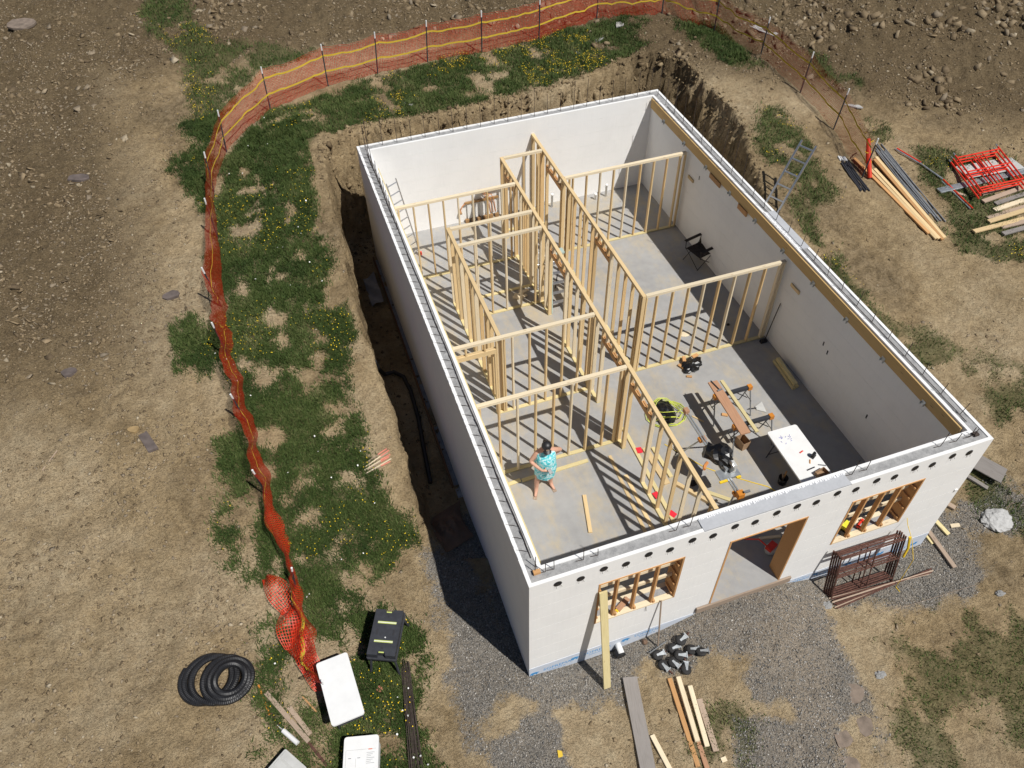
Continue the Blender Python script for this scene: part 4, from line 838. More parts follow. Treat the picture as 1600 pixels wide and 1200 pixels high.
# ------------------------------------------------------------------ the person
pr = thing('person', (1.68, 3.66, SZ), 'person in black cap and turquoise patterned sleeveless dress looking down at a dark phone', 'person', rz=math.radians(-8))
J = {'pel': (0, .02, .92, .155), 'wai': (0, .02, 1.05, .15), 'che': (0, .03, 1.24, .155), 'shc': (0, .03, 1.37, .10), 'nec': (0, .01, 1.44, .055), 'hd0': (0, -.03, 1.50, .072), 'hd1': (0, -.055, 1.575, .095), 'hd2': (0, -.045, 1.65, .085),
 'rsh': (-.17, .03, 1.345, .068), 'rel': (-.33, .0, 1.11, .05), 'rwr': (-.13, -.23, 1.035, .031), 'rpa': (-.06, -.255, 1.04, .030), 'lsh': (.17, .03, 1.345, .068), 'lel': (.37, .15, 1.17, .048), 'lwr': (.22, .17, 1.0, .032), 'lpa': (.18, .12, .975, .032),
 'rhi': (-.10, .02, .86, .115), 'rkn': (-.165, -.02, .48, .07), 'rca': (-.185, .0, .32, .062), 'ran': (-.20, -.03, .085, .040), 'rto': (-.26, -.19, .03, .03), 'rhe': (-.19, .015, .035, .033),
 'lhi': (.10, .02, .86, .115), 'lkn': (.13, .03, .48, .07), 'lca': (.14, .07, .32, .062), 'lan': (.145, .08, .085, .040), 'lto': (.20, -.08, .03, .03), 'lhe': (.14, .125, .035, .033)}
E_ = [('pel', 'wai'), ('wai', 'che'), ('che', 'shc'), ('shc', 'nec'), ('nec', 'hd0'), ('hd0', 'hd1'), ('hd1', 'hd2'), ('shc', 'rsh'), ('rsh', 'rel'), ('rel', 'rwr'), ('rwr', 'rpa'), ('shc', 'lsh'), ('lsh', 'lel'), ('lel', 'lwr'), ('lwr', 'lpa'),
 ('pel', 'rhi'), ('rhi', 'rkn'), ('rkn', 'rca'), ('rca', 'ran'), ('ran', 'rto'), ('ran', 'rhe'), ('pel', 'lhi'), ('lhi', 'lkn'), ('lkn', 'lca'), ('lca', 'lan'), ('lan', 'lto'), ('lan', 'lhe')]
for side, base, dirs in (('r', (-.06, -.255, 1.04), [(.05, -.035, .015), (.055, -.02, .0), (.052, -.01, -.012), (.04, .0, -.022), (.01, .03, .03)]), ('l', (.18, .12, .975), [(-.04, -.05, .01), (-.045, -.045, -.005), (-.045, -.035, -.02), (-.04, -.025, -.03), (.0, -.05, .03)])):
    for q, d in enumerate(dirs):
        a = side + 'f%da' % q; b = side + 'f%db' % q
        J[a] = (base[0] + d[0], base[1] + d[1], base[2] + d[2], .010); J[b] = (base[0] + d[0] * 1.7, base[1] + d[1] * 1.6 + .012, base[2] + d[2] * 1.4, .008); E_ += [(side + 'pa', a), (a, b)]
keys = list(J); bm = bmesh.new(); skl = bm.verts.layers.skin.verify(); bv = {}
for k in keys:
    v = bm.verts.new(J[k][:3]); v[skl].radius = (J[k][3], J[k][3]); v[skl].use_root = (k == 'pel'); bv[k] = v
for a, b in E_: bm.edges.new((bv[a], bv[b]))
me = bpy.data.meshes.new('body'); bm.to_mesh(me); bm.free(); me.materials.append(M_SKIN)
body = add('body', me, WM[pr], pr); body.modifiers.new('skin', 'SKIN').use_smooth_shade = True; sb = body.modifiers.new('smooth', 'SUBSURF'); sb.levels = sb.render_levels = 2
t = NT('turquoise_print'); co = t.coord('Object', rnd=False); n1 = t.noise(co, 17, 5, .7)
M_DRESS = t.out(t.ramp(n1, [(.38, (.05, .48, .55)), (.50, (.20, .66, .70)), (.58, (.80, .88, .88)), (.66, (.22, .62, .68))]), .8, t.bump(t.noise(co, 9, 3), .3, .02), 0, .2)
def dress(u, v):      # u around, v from hem to shoulders
    prof = [(0, .225, .19, .56), (.2, .235, .20, .72), (.4, .245, .205, .90), (.55, .23, .19, 1.04), (.72, .225, .195, 1.18), (.84, .215, .165, 1.29), (.93, .185, .115, 1.37), (1, .085, .07, 1.425)]
    for (a, b) in zip(prof, prof[1:]):
        if a[0] <= v <= b[0] + 1e-9:
            f = (v - a[0]) / (b[0] - a[0]); rx, ry, z = (a[i] + (b[i] - a[i]) * f for i in (1, 2, 3)); break
    an = 2 * math.pi * u; w = 1 + (.05 * math.sin(an * 7) * max(0, .5 - v)) + .015 * math.sin(an * 3 + 9 * v)
    return WM[pr] @ Vector((rx * w * math.cos(an), .02 + ry * w * math.sin(an) - (.03 * max(0, math.sin(math.pi * v)) if math.sin(an) < 0 else 0), z))
MB().grid(dress, 40, 28).build('dress', M_DRESS, pr, smooth=True)
H = WM[pr] @ Matrix.Translation((0, -.05, 1.615)) @ Matrix.Rotation(math.radians(24), 4, 'X')
MB().lathe([(.100, -.01), (.107, .02), (.106, .06), (.090, .10), (.055, .125), (.012, .132)], 18, H).build('cap_crown', M_BLACK, pr, smooth=True)
MB().grid(lambda u, v: H @ Vector(((-1 + 2 * u) * .085, -.085 - .105 * v * math.sqrt(max(0, 1 - (2 * u - 1) ** 2 * .75)), .005 - .02 * v - .018 * (2 * u - 1) ** 2)), 8, 4).build('cap_brim', M_BLACK, pr, smooth=True)
MB().prism([(-.035, -.02), (.035, -.02), (.03, .018), (-.03, .022)], 0, .004, H @ T(0, -.104, .055, 0, math.radians(72))).build('cap_patch', M_TANWOOD, pr)
MB().lathe([(.06, -.13), (.088, -.06), (.096, .0), (.09, .03)], 14, H @ Matrix.Translation((0, .012, 0))).build('hair', M_HAIR, pr, smooth=True)
MB().lathe([(.03, 0), (.045, .05), (.04, .11), (.012, .14)], 12, H @ T(0, .085, -.03, 0, math.radians(-150))).build('hair_bun', M_HAIR, pr, smooth=True)
for s in (-1, 1):
    MB().lathe([(.004, -.010), (.013, -.004), (.013, .004), (.004, .010)], 8, H @ T(s * .036, -.088, -.045)).build('eye', M_INK, pr, smooth=True)
    MB().lathe([(.006, -.022), (.018, -.01), (.016, .012), (.005, .022)], 8, H @ T(s * .098, .0, -.045)).build('ear', M_SKIN, pr, smooth=True)
MB().lathe([(.015, -.02), (.012, .0), (.006, .022)], 8, H @ T(0, -.10, -.07)).build('nose', M_SKIN, pr, smooth=True); MB().box(-.024, .024, -.094, -.084, -.112, -.104, H).build('mouth', M_PINK, pr)
for s, k, k2 in ((-1, 'rhe', 'rto'), (1, 'lhe', 'lto')):
    a, b = Vector(J[k][:3]), Vector(J[k2][:3]); a.z = b.z = .008; d = (b - a).normalized()
    lumber('sandal', WM[pr] @ (a - d * .03), WM[pr] @ (b + d * .05), .085, .014, M_TANWOOD, pr)
ph = thing('phone', WM[pr] @ Vector((.03, -.295, 1.045)), 'dark phone held in the person\'s hand', 'phone', rz=.2)
MB().box(-.04, .04, -.06, .055, -.006, .012, WM[ph] @ Matrix.Rotation(.5, 4, 'X')).build('case', M_INK, ph); MB().box(-.036, .036, -.055, .05, .0125, .014, WM[ph] @ Matrix.Rotation(.5, 4, 'X')).build('screen', M_BAG, ph)
# ------------------------------------------------------------------ orange safety fence
FP = [(-3.78,.80),(-3.99,3.16),(-4.18,5.35),(-4.31,7.25),(-4.45,9.19),(-4.41,10.8),(-4.21,13.28),(-4.10,15.3),(-3.52,16.68),(-1.98,17.89),(-.05,18.81),(1.61,19.09),(3.32,19.24),(5.17,19.13),(7.21,19.17),(9.67,20.0),(11.86,19.34),(13.18,17.92),(13.95,16.09),(14.30,14.08),(14.42,12.26),(14.02,10.07)]
#        height of the net at each post and its lean (x, y)
FH = [.78,.80,.95,1.0,1.08,1.18,1.15,1.12,1.18,1.25,1.22,1.22,1.22,1.25,1.25,1.25,1.2,1.18,1.18,1.2,1.2,1.15]
FL = [(.05,0),(.10,-.06),(-.06,-.05),(-.08,-.06),(-.06,-.04),(-.10,0),(.02,0),(.08,.05),(.10,.02),(.04,0),(.02,0),(.08,0),(.08,0),(.04,0),(.02,0),(0,0),(0,0),(0,0),(.05,0),(.1,0),(.12,0),(.08,0)]
fence = thing('safety_fence', (4, 19, gz(4, 19)), 'orange red plastic net fence with yellow tapes curving around the site on steel posts', 'fence')
def fpoint(s, v):
    """s: post index as a real number, v: 0 bottom .. 1 top of the net"""
    i = min(int(s), len(FP) - 2); f = s - i; (ax, ay), (bx, by) = FP[i], FP[i + 1]
    x, y = ax + (bx - ax) * f, ay + (by - ay) * f; h = FH[i] + (FH[i + 1] - FH[i]) * f; sg = math.sin(math.pi * f)
    lx = FL[i][0] + (FL[i + 1][0] - FL[i][0]) * f; ly = FL[i][1] + (FL[i + 1][1] - FL[i][1]) * f
    slack = 1.0 if i < 5 else .35
    n = math.sin(s * 9.1 + v * 4) * .05 * slack + math.sin(s * 23.0 + v * 9) * .02 * slack
    sagt = (.05 + .10 * slack) * sg * v
    if i == 0: lx -= .02; x -= .50 * sg * (1 - v) * .9; n *= 2.2; h *= 1 - .15 * sg
    if i == 1: x -= .18 * sg * math.sin(math.pi * v)
    X, Y = x + lx * v + n + (.12 * (1 - v) * min(1, (6.5 - s) / 2) if s < 6.5 else 0), y + ly * v
    return X, Y, h * v - sagt
_S = []; _i = 0.0
while _i <= len(FP) - 1 - 1e-6:
    k = min(int(_i), len(FP) - 2); d = math.hypot(FP[k+1][0] - FP[k][0], FP[k+1][1] - FP[k][1]); _S.append(_i); _i += (.056 if _i < 1.4 else .05) / d
_S = np.array(_S); NV = 25
PX = np.array([[fpoint(s, j / NV) for j in range(NV + 1)] for s in _S])          # stations x rows x 3
PX[:, :, 2] += ground_z(PX[:, 0, 0], PX[:, 0, 1])[:, None] + .03
gmin = ground_z(PX[:, :, 0].ravel(), PX[:, :, 1].ravel()).reshape(PX.shape[:2]); PX[:, :, 2] = np.maximum(PX[:, :, 2], gmin + .015)
def net_mesh(P, wv=.013, wh=.012):
    """flat plastic strands along both directions of a station grid"""
    V = []; F = []; n = 0
    def ribbon(A, side, w):
        nonlocal n
        k = len(A); w = np.asarray(w, float).reshape(-1, 1) if np.ndim(w) else w; L_ = A - side * w / 2; R_ = A + side * w / 2; V.append(np.stack([L_, R_], 1).reshape(-1, 3))
        q = np.arange(k - 1) * 2 + n; F.append(np.stack([q, q + 1, q + 3, q + 2], 1)); n += 2 * k
    du = np.gradient(P, axis=0); du /= np.linalg.norm(du, axis=2, keepdims=True) + 1e-9; dv = np.gradient(P, axis=1); dv /= np.linalg.norm(dv, axis=2, keepdims=True) + 1e-9
    for i in range(P.shape[0]): ribbon(P[i, ::3] if P.shape[1] > 20 else P[i], du[i, ::3] if P.shape[1] > 20 else du[i], wv if np.ndim(wv) == 0 else float(wv[i]))
    for j in range(P.shape[1]): ribbon(P[:, j] + np.array([0, 0, .001]), dv[:, j], wh)
    return np.concatenate(V), np.concatenate(F)
V, F = net_mesh(PX, np.where(_S < 7, .013, .009), np.where(_S < 7, .012, .0085)); add('netting', big_mesh('netting', V, F, M_NET), Matrix(), fence); WM[fence] = WM[fence]
# the flap of net hanging out at the sagging corner
def flap(cx, cy, l, w, rot, seed):
    U = np.linspace(0, 1, 18); W_ = np.linspace(0, 1, 10); P = np.zeros((18, 10, 3))
    for a, u in enumerate(U):
        for b_, v in enumerate(W_):
            x = (u - .5) * l; y = (v - .5) * w * (.35 + .65 * math.sin(math.pi * min(1, u * .9 + .12))); z = .12 + .30 * math.sin(math.pi * u) * (1 - .6 * v) + .05 * math.sin(u * 7 + v * 5 + seed)
            X = cx + x * math.cos(rot) - y * math.sin(rot); Y = cy + x * math.sin(rot) + y * math.cos(rot); P[a, b_] = (X, Y, gz(X, Y) + z)
    return P
for k, (cx, cy, l, w, rot) in enumerate(((-4.30, 3.05, .95, .46, 2.0), (-4.20, 2.35, .85, .50, 1.5), (-4.02, 1.85, 1.1, .42, 1.65), (-3.95, 1.45, 1.0, .36, 1.75))):
    V, F = net_mesh(flap(cx, cy, l, w, rot, k)); add('loose_flap', big_mesh('loose_flap', V, F, M_NET), Matrix(), fence)
def tape(v0, v1, s0, s1, off=.006):
    A, B = [], []
    for i in range(len(_S)):
        if s0 <= _S[i] <= s1 and (i % 3 == 0):
            j0 = v0 * NV; j1 = v1 * NV
            pa = PX[i, int(j0)] + (PX[i, min(int(j0) + 1, NV)] - PX[i, int(j0)]) * (j0 % 1); pb = PX[i, int(j1)] + (PX[i, min(int(j1) + 1, NV)] - PX[i, int(j1)]) * (j1 % 1)
            k = min(int(_S[i]), len(FP) - 2); dx, dy = FP[k+1][0] - FP[k][0], FP[k+1][1] - FP[k][1]; nrm = np.array([dy, -dx, 0]) / math.hypot(dx, dy)
            A.append(pa + nrm * off); B.append(pb + nrm * off)
    return A, B
for v, s0 in ((.36, 6.2), (.76, 6.6)): MB().strip(*tape(v, v + .045, s0, 21)).build('caution_tape', M_TAPEY, fence)
for v, s0, s1 in ((.50, 1.3, 4.4), (.62, 4.6, 6.2)): MB().strip(*tape(v, v + .028, s0, s1)).build('caution_tape', M_TAPEY, fence)
# lettered tape on the sagging near end
ta, tb_ = tape(.47, .60, .05, .98, -.02); MB().strip(ta, tb_).build('caution_tape', M_TAPEY, fence, label='yellow tape lettered CAUTION on the sagging near end')
cm = text_mesh('CAUTION', .075, M_INK)
for f in (.30, .72):
    k = int(f * (len(ta) - 2)); c = (Vector(ta[k]) + Vector(tb_[k])) / 2; d = (Vector(ta[k + 1]) - Vector(ta[k])).normalized(); up = (Vector(tb_[k]) - Vector(ta[k])).normalized()
    nz = d.cross(up); nz.normalize()
    if nz.z < 0: d = -d; nz = -nz
    up = nz.cross(d); Mx = Matrix((d, up, nz)).transposed().to_4x4(); Mx.translation = c + nz * .012; add('tape_lettering', cm, Mx, fence)
for i, (x, y) in enumerate(FP):
    z = gz(x, y); h = FH[i] + (.12 if i > 0 else .05); lx, ly = FL[i]; f = h / max(FH[i], .1)
    a = Vector((x, y, z - .05)); b_ = Vector((x + lx * f, y + ly * f, z + h)); c = a + (b_ - a) * .86
    p_ = MB().tube([a, c], .021, 6); o = p_.build('post', M_DKGREY, fence); MB().tube([c, b_], .022, 6).build('post_tip', M_WHITEP, o)
# rolled net at the far right end
rn = thing('rolled_net', (14.3, 10.4, gz(14.3, 10.4)), 'tight upright roll of bright orange net at the right end of the fence', 'net roll')
z0 = gz(14.25, 10.2); MB().tube([(14.30, 10.62, z0 + .95), (14.24, 10.3, z0 + .5), (14.20, 9.95, z0 + .06)], [.055, .075, .06], 10).build('roll', M_NET, rn)
for f in (.3, .75): MB().tube([(14.26 + .1 * math.cos(a), 10.18 + .3 * f + .1 * math.sin(a) * .6, z0 + .2 + .6 * f) for a in np.linspace(0, 6.2, 10)], .014, 5).build('yellow_tie', M_TAPEY, rn)
MB().tube([(14.36, 10.6, z0 + .72), (14.55, 10.75, z0 + .70), (14.75, 10.85, z0 + .66)], .018, 4).build('yellow_tie', M_TAPEY, rn)
# ------------------------------------------------------------------ things lying around the site
def on(x, y, dz=0): return (x, y, gz(x, y) + dz)
def lay(name, a, b, w, t, m, lift=0, **k):
    return lumber(name, on(a[0], a[1], t / 2 + lift + .004), on(b[0], b[1], t / 2 + lift + .004), w, t, m, **k)
# coil of black corrugated pipe: a few overlapping loops
cp = []; rn_ = random.Random(4); cents = [(-5.90, 1.84, .46), (-5.84, 1.82, .45), (-5.72, 1.76, .45), (-5.50, 1.66, .44), (-5.42, 1.62, .40), (-5.42, 1.62, .28)]
for k, (cx, cy, r) in enumerate(cents):
    for j in range(40):
        f = (k * 40 + j) / 40; c0 = cents[k]; c1 = cents[min(k + 1, 5)]; u = j / 40; cx = c0[0] + (c1[0] - c0[0]) * u; cy = c0[1] + (c1[1] - c0[1]) * u; r = c0[2] + (c1[2] - c0[2]) * u
        a = 2.35 + 2 * math.pi * f; x, y = cx + r * math.cos(a) * 1.02, cy + r * math.sin(a) * .98; cp.append((x, y, gz(cx, cy) + .07 + .035 * f + .02 * math.sin(a * 1.0)))
cp2 = []; rad = []
for i in range(len(cp) - 1):
    for q in range(4):
        cp2.append(tuple(Vector(cp[i]).lerp(Vector(cp[i + 1]), q / 4))); rad.append(.062 if (i * 4 + q) % 2 else .057)
cpo = thing('corrugated_pipe_coil', on(-5.7, 1.7), 'coil of black corrugated drain pipe lying on the bare soil', 'pipe coil')
MB().tube(cp2, rad, 9).build('pipe', M_BLACK, cpo)
# outdoor folding table near the fence end
fold_table(-3.46, .62, gz(-3.46, .62), math.radians(4), .60, 1.24, 'short white folding table outside at the sagging end of the fence', hgt=.72)
# charcoal work platform
wb = thing('work_platform', on(-2.43, 1.40), 'charcoal plastic work platform with lime stripes standing on the grass', 'workbench', rz=math.radians(-24)); W_ = WM[wb]
pts = [(-.27, -.46), (-.08, -.46), (-.07, -.41), (.07, -.41), (.08, -.46), (.27, -.46), (.27, .46), (.08, .46), (.07, .41), (-.07, .41), (-.08, .46), (-.27, .46)]
MB().prism(pts, .60, .74, W_).build('deck', M_DKGREY, wb); MB().rbox(.58, .98, .05, .03, W_ @ Matrix.Translation((0, 0, .55)), 2).build('skirt', M_DKGREY, wb)
for y in (-.19, .19):
    MB().box(-.18, .18, y - .022, y + .022, .741, .746, W_).build('stripe', M_LIME, wb); MB().box(-.18, .18, y - .006, y + .006, .7465, .748, W_).build('stripe_core', M_WHITEP, wb)
for x in (-.16, .16): MB().box(x - .018, x + .018, -.06, .06, .741, .743, W_).build('handle_slot', M_INK, wb)
for y in (-.32, .32): MB().lathe([(.022, .741), (.022, .744)], 10, W_ @ Matrix.Translation((0, y, 0))).build('hole', M_INK, wb)
for y in (-.405, .405): MB().box(-.05, .05, y - .012, y + .012, .741, .745, W_).build('grip_mark', M_LIME, wb)
for x in (-1, 1):
    for y in (-1, 1): MB().tube([W_ @ Vector((x * .22, y * .40, .56)), W_ @ Vector((x * .28, y * .50, 0))], .025, 6).build('leg', M_DKGREY, wb)
MB().lathe([(.014, .741), (.014, .75)], 8, W_ @ Matrix.Translation((.02, -.11, 0))).build('white_cap', M_WHITEP, wb)
# white lidded cooler and grey crate at the bottom edge
wc = thing('white_cooler', on(-3.36, -.52), 'white cooler with a printed label at the bottom edge beside the rebar', 'cooler', rz=math.radians(-14)); W_ = WM[wc]
MB().rbox(.58, .62, .30, .05, W_, 4).build('body', M_WHITEP, wc); MB().rbox(.62, .66, .06, .05, W_ @ Matrix.Translation((0, 0, .305)), 4).build('lid', M_WHITEP, wc)
MB().box(.08, .26, -.18, .06, .366, .367, W_).build('label_sheet', M_WHITEP, wc)
for k in range(7): MB().box(.10, .24 - .03 * (k % 3), .03 - .03 * k, .036 - .03 * k, .3672, .368, W_).build('printed_line', M_GREY, wc)
MB().box(.13, .20, .08, .10, .366, .3675, W_).build('red_print', M_PINK, wc)
for x in (-.22, -.06): MB().box(x, x + .05, -.05, -.04, .366, .3675, W_).build('cup_mark', M_GREY, wc)
for a_ in ((-.26, .27, .09, .096), (-.27, -.264, -.2, .09), (-.09, -.084, -.2, -.05)): MB().box(*a_, .366, .3672, W_).build('groove', M_OFFWHITE, wc)
gc = thing('grey_crate', on(-4.68, -.30), 'pale grey ribbed case with wheels at the bottom left edge', 'case', rz=math.radians(35)); W_ = WM[gc]
MB().rbox(.50, .56, .26, .03, W_, 3).build('body', M_OFFWHITE, gc)
for k in range(3): MB().box(-.22 + .16 * k, -.10 + .16 * k, -.24, .24, .261, .272, W_).build('rib_panel', M_OFFWHITE, gc)
for x in (-.2, .0, .2): MB().tube([W_ @ Vector((x - .03, .32, .05)), W_ @ Vector((x + .03, .32, .05))], .05, 10).build('wheel', M_GREY, gc)
# caulk cartridge
ck = thing('caulk_tube', on(-4.6, .40, .03), 'white caulk cartridge lying near the two short boards', 'caulk tube'); a, b_ = Vector(on(-4.67, .50, .045)), Vector(on(-4.44, .17, .045)); d = (b_ - a).normalized()
MB().tube([a, b_], .045, 12).build('cartridge', M_WHITEP, ck); MB().tube([a - d * .001, a - d * .03, a - d * .15], [.02, .014, .007], 8).build('nozzle', M_OFFWHITE, ck); MB().tube([a + d * .002, a + d * .012], .047, 12).build('collar', M_GREY, ck)
lay('short_board', (-4.86, 1.26), (-4.25, .15), .09, .04, M_TANWOOD, label='longer of two weathered boards beside the caulk tube', cat='board')
lay('short_board', (-4.50, .88), (-4.20, .26), .09, .04, M_TANWOOD, label='shorter of two weathered boards beside the caulk tube', cat='board')
lay('rusty_flat_bar', (-4.27, .16), (-3.93, -.52), .05, .012, M_RUST, label='rusty flat bar on the ground below the two short boards', cat='bar')
lay('wooden_stake', (-4.98, 1.46), (-4.86, .85), .035, .03, M_ORANGE, label='orange wooden stake beside the black pipe coil', cat='stake')
lay('grade_stake', (-4.22, .98), (-4.02, .62), .03, .02, M_FIR, label='thin brown stake near the fence end post', cat='stake')
for i in range(3): lay('rusty_wire', (-5.05 + .05 * i, 1.15), (-4.75 + .02 * i, .75 - .08 * i), .012, .01, M_RUST, label='thin rusty wire on the ground below the pipe coil', cat='wire', group='wires by the pipe coil')
MB().lathe([(.06, 0), (.065, .02), (.05, .03)], 10, Matrix.Translation(on(-2.80, .68))).build('pink_disc', M_PINK, label='faded pink round cap on the grass', cat='cap')
MB().prism([(-.05, -.05), (.04, -.06), (.05, .04), (-.02, .08)], 0, .01, Matrix.Translation(on(.04, -1.55, .01))).build('yellow_scrap', M_TAPEY, label='small yellow scrap on the gravel near the bottom edge', cat='scrap')
MB().box(-.05, .05, -.04, .04, 0, .035, Matrix.Translation(on(2.76, -2.63))).build('wood_cube', M_PALE, label='small pale wood cube on the ground right of the board pile', cat='wood block')
MB().prism([(-.07, -.11), (-.04, -.10), (.02, .07), (-.02, .09)], 0, .02, Matrix.Translation(on(-4.25, 2.12, .01))).build('white_label', M_WHITEP, label='small white tag in the grass beside the sagging net', cat='tag')
# rebar bundle on the grass
def bundle(name, a, b, n, r, spread, m, label, cat, part, seed=1, layers=2, fan=.3):
    rr = random.Random(seed); root = thing(name, on((a[0] + b[0]) / 2, (a[1] + b[1]) / 2), label, cat); d = (Vector((*b, 0)) - Vector((*a, 0))).normalized(); s = Vector((-d.y, d.x, 0)); Ln = (Vector((*b, 0)) - Vector((*a, 0))).length
    for i in range(n):
        o = (i / max(1, n - 1) - .5) * spread; o2 = o + rr.uniform(-fan, fan) * spread; e0, e1 = rr.uniform(0, .12) * Ln, rr.uniform(0, .12) * Ln
        p, q = Vector((*a, 0)) + s * o + d * e0, Vector((*b, 0)) + s * o2 - d * e1; lz = r + .004 + (i % layers) * r * 2 + (.05 if r < .01 else 0)
        pts = []
        for f in np.linspace(0, 1, 5): c = p.lerp(q, f); pts.append((c.x, c.y, max(gz(c.x, c.y), 0 * f - 9) + lz))
        MB().tube([pts[0], pts[2], pts[4]] if r > .015 else pts, r, 5).build(part, m, root)
    return root
bundle('rebar_bundle', (-2.22, 1.06), (-2.52, -1.15), 22, .007, .17, M_REBAR, 'bundle of thin dark steel bars lying on the grass near the gravel', 'steel bars', 'bar', 3, 3, .35)
# crumpled tarp in the trench and the plastic sheet further back
tp = []
def tarp_fn(u, v):
    x = -.80 + .72 * u - .12 * math.sin(3 * v); y = 3.28 + 1.1 * v + .25 * (u - .5); z = .06 + .16 * float(fbm(np.array([u * 4.]), np.array([v * 4.]), 8, 3)[0]) + .08 * abs(math.sin(u * 9 + v * 4)) * math.sin(math.pi * v)
    return (x, y, gz(min(x, -.05), y) + z * (.3 + math.sin(math.pi * u) * math.sin(math.pi * v)))
MB().grid(tarp_fn, 30, 36).build('crumpled_tarp', M_TARP, label='crumpled brown tarp lying on the gravel at the foot of the left wall', cat='tarp')
MB().grid(lambda u, v: (-.62 + .36 * u, 11.8 + 1.3 * v, gz(-.5, 12.4) + .03 + .16 * u + .05 * math.sin(9 * v + 5 * u)), 12, 24).build('plastic_sheet', plain('clear_grey_film', (.30, .31, .34), .35), label='grey plastic sheet deep in the back of the trench', cat='sheet')
MB().tube([(-.62, 5.2, gz(-.62, 5.2) + .05), (-.52, 6.2, gz(-.6, 6.2) + .07), (-.40, 7.2, gz(-.5, 7.2) + .07), (-.36, 8.2, gz(-.5, 8.2) + .07), (-.42, 8.75, gz(-.5, 8.7) + .08), (-.62, 9.0, gz(-.62, 9) + .09), (-.88, 8.98, gz(-.85, 9) + .11), (-1.02, 8.7, .35), (-1.1, 8.45, .9)], .055, 10).build('drain_pipe', M_BLACK, label='black drain pipe curving along the shaded trench floor', cat='pipe')
MB().tube([(-1.16, 8.38, 1.30), (-1.15, 8.12, 1.22)], .04, 8).build('drain_pipe_end', M_OFFWHITE, label='pale pipe end poking over the lip of the trench', cat='pipe')
# stakes with orange tips in the grass by the trench
for i in range(7):
    y = 5.30 + .035 * i; a = (-2.02 + .03 * (i % 3), y - .03 * (i % 2)); b_ = (-1.42 + .04 * (i % 2), y + .13 + .015 * i); o = lay('marking_stake', a, b_, .022, .02, M_PALE if i % 2 else M_TANWOOD, lift=.006 * (i % 3), label='thin wooden marking stake in the loose bunch beside the trench', cat='stake', group='bunch of marking stakes by the trench')
    A, B = Vector(on(*a, .02)), Vector(on(*b_, .02))
    if i % 3 != 1: lumber('painted_tip', A.lerp(B, .62) + Vector((0, 0, .004)), B + Vector((0, 0, .004)), .026, .024, M_PINK, o)
# leaning plank and rake at the left window
lumber('leaning_plank', (1.37, -.66, gz(1.37, -.66) + .01), (1.34, -.055, 2.62), .145, .038, M_PT, label='long pale plank leaning from the gravel against the left window', cat='plank', up=(0, -1, .2))
rk = thing('rake', (2.62, -.28, gz(2.62, -.28)), 'rake standing head down against the wall right of the left window', 'rake')
MB().tube([(2.62, -.28, gz(2.62, -.28) + .03), (2.62, -.03, 1.42)], .016, 6).build('handle', M_TANWOOD, rk); z0 = gz(2.6, -.3) + .02
MB().tube([(2.40, -.36, z0 + .03), (2.62, -.30, z0 + .04), (2.84, -.24, z0 + .03)], .012, 5).build('head_bar', M_GREY, rk)
for k in range(12): f = k / 11; MB().tube([(2.40 + .44 * f, -.36 + .12 * f, z0 + .03), (2.38 + .44 * f, -.28 + .12 * f, z0 + .005)], .005, 4).build('tine', M_GREY, rk)
blob(.06, .06, .09, 13, .2, 2, M=Matrix.Translation(on(2.42, -.10))).build('brown_bottle', M_TARP, label='small brown lump against the wall foot left of the rake', cat='lump')
# heap of castor wheels
def caster(x, y, rz, tilt, i, label, z=0):
    r = add('caster_wheel', None, Matrix.Translation((x, y, gz(x, y) + .05 + z)) @ Matrix.Rotation(rz, 4, 'Z') @ Matrix.Rotation(tilt, 4, 'X'), None, label=label, cat='caster', group='heap of loose casters'); W_ = WM[r]
    MB().lathe([(.06, -.026), (.098, -.024), (.108, 0), (.098, .024), (.06, .026)], 18, W_).build('tyre', M_TIRE, r, smooth=True); MB().lathe([(.014, -.03), (.06, -.02), (.06, .02), (.014, .03)], 14, W_).build('hub', M_DKGREY, r)
    for s in (-.042, .036): MB().prism([(-.03, -.02), (.02, -.026), (.12, -.05), (.15, -.03), (.145, .04), (.03, .02), (-.025, .02)], s, s + .006, W_).build('fork_plate', M_GALV, r)
    MB().box(.13, .15, -.06, .06, -.05, .05, W_).build('top_plate', M_GALV, r); MB().tube([W_ @ Vector((.15, 0, 0)), W_ @ Vector((.24, .01, 0))], .016, 8).build('stem', M_RUST, r)
CL = ['rearmost caster of the heap, closest to the house wall', 'caster left of the rearmost one in the heap', 'caster at the right rear of the heap, fork pointing right', 'leftmost caster of the heap', 'caster in the middle of the heap', 'caster at the front left of the heap, fork toward the boards', 'caster lying between the front two of the heap', 'frontmost caster of the heap, bright fork over its tyre', 'loose bare fork caster at the right end of the heap']
for i, (x, y, rz, tl, z) in enumerate(((3.05, -.38, .35, .1, .03), (2.86, -.45, .1, .1, 0), (3.16, -.62, -.3, -.1, 0), (2.54, -.44, .05, .12, 0), (2.90, -.63, -.35, .1, .04), (2.55, -.66, -1.2, .15, .0), (2.74, -.70, -1.1, .1, .03), (2.90, -.92, 1.2, .2, 0), (3.30, -.74, -.25, -.3, 0))): caster(x, y, rz, tl, i, CL[i], z)
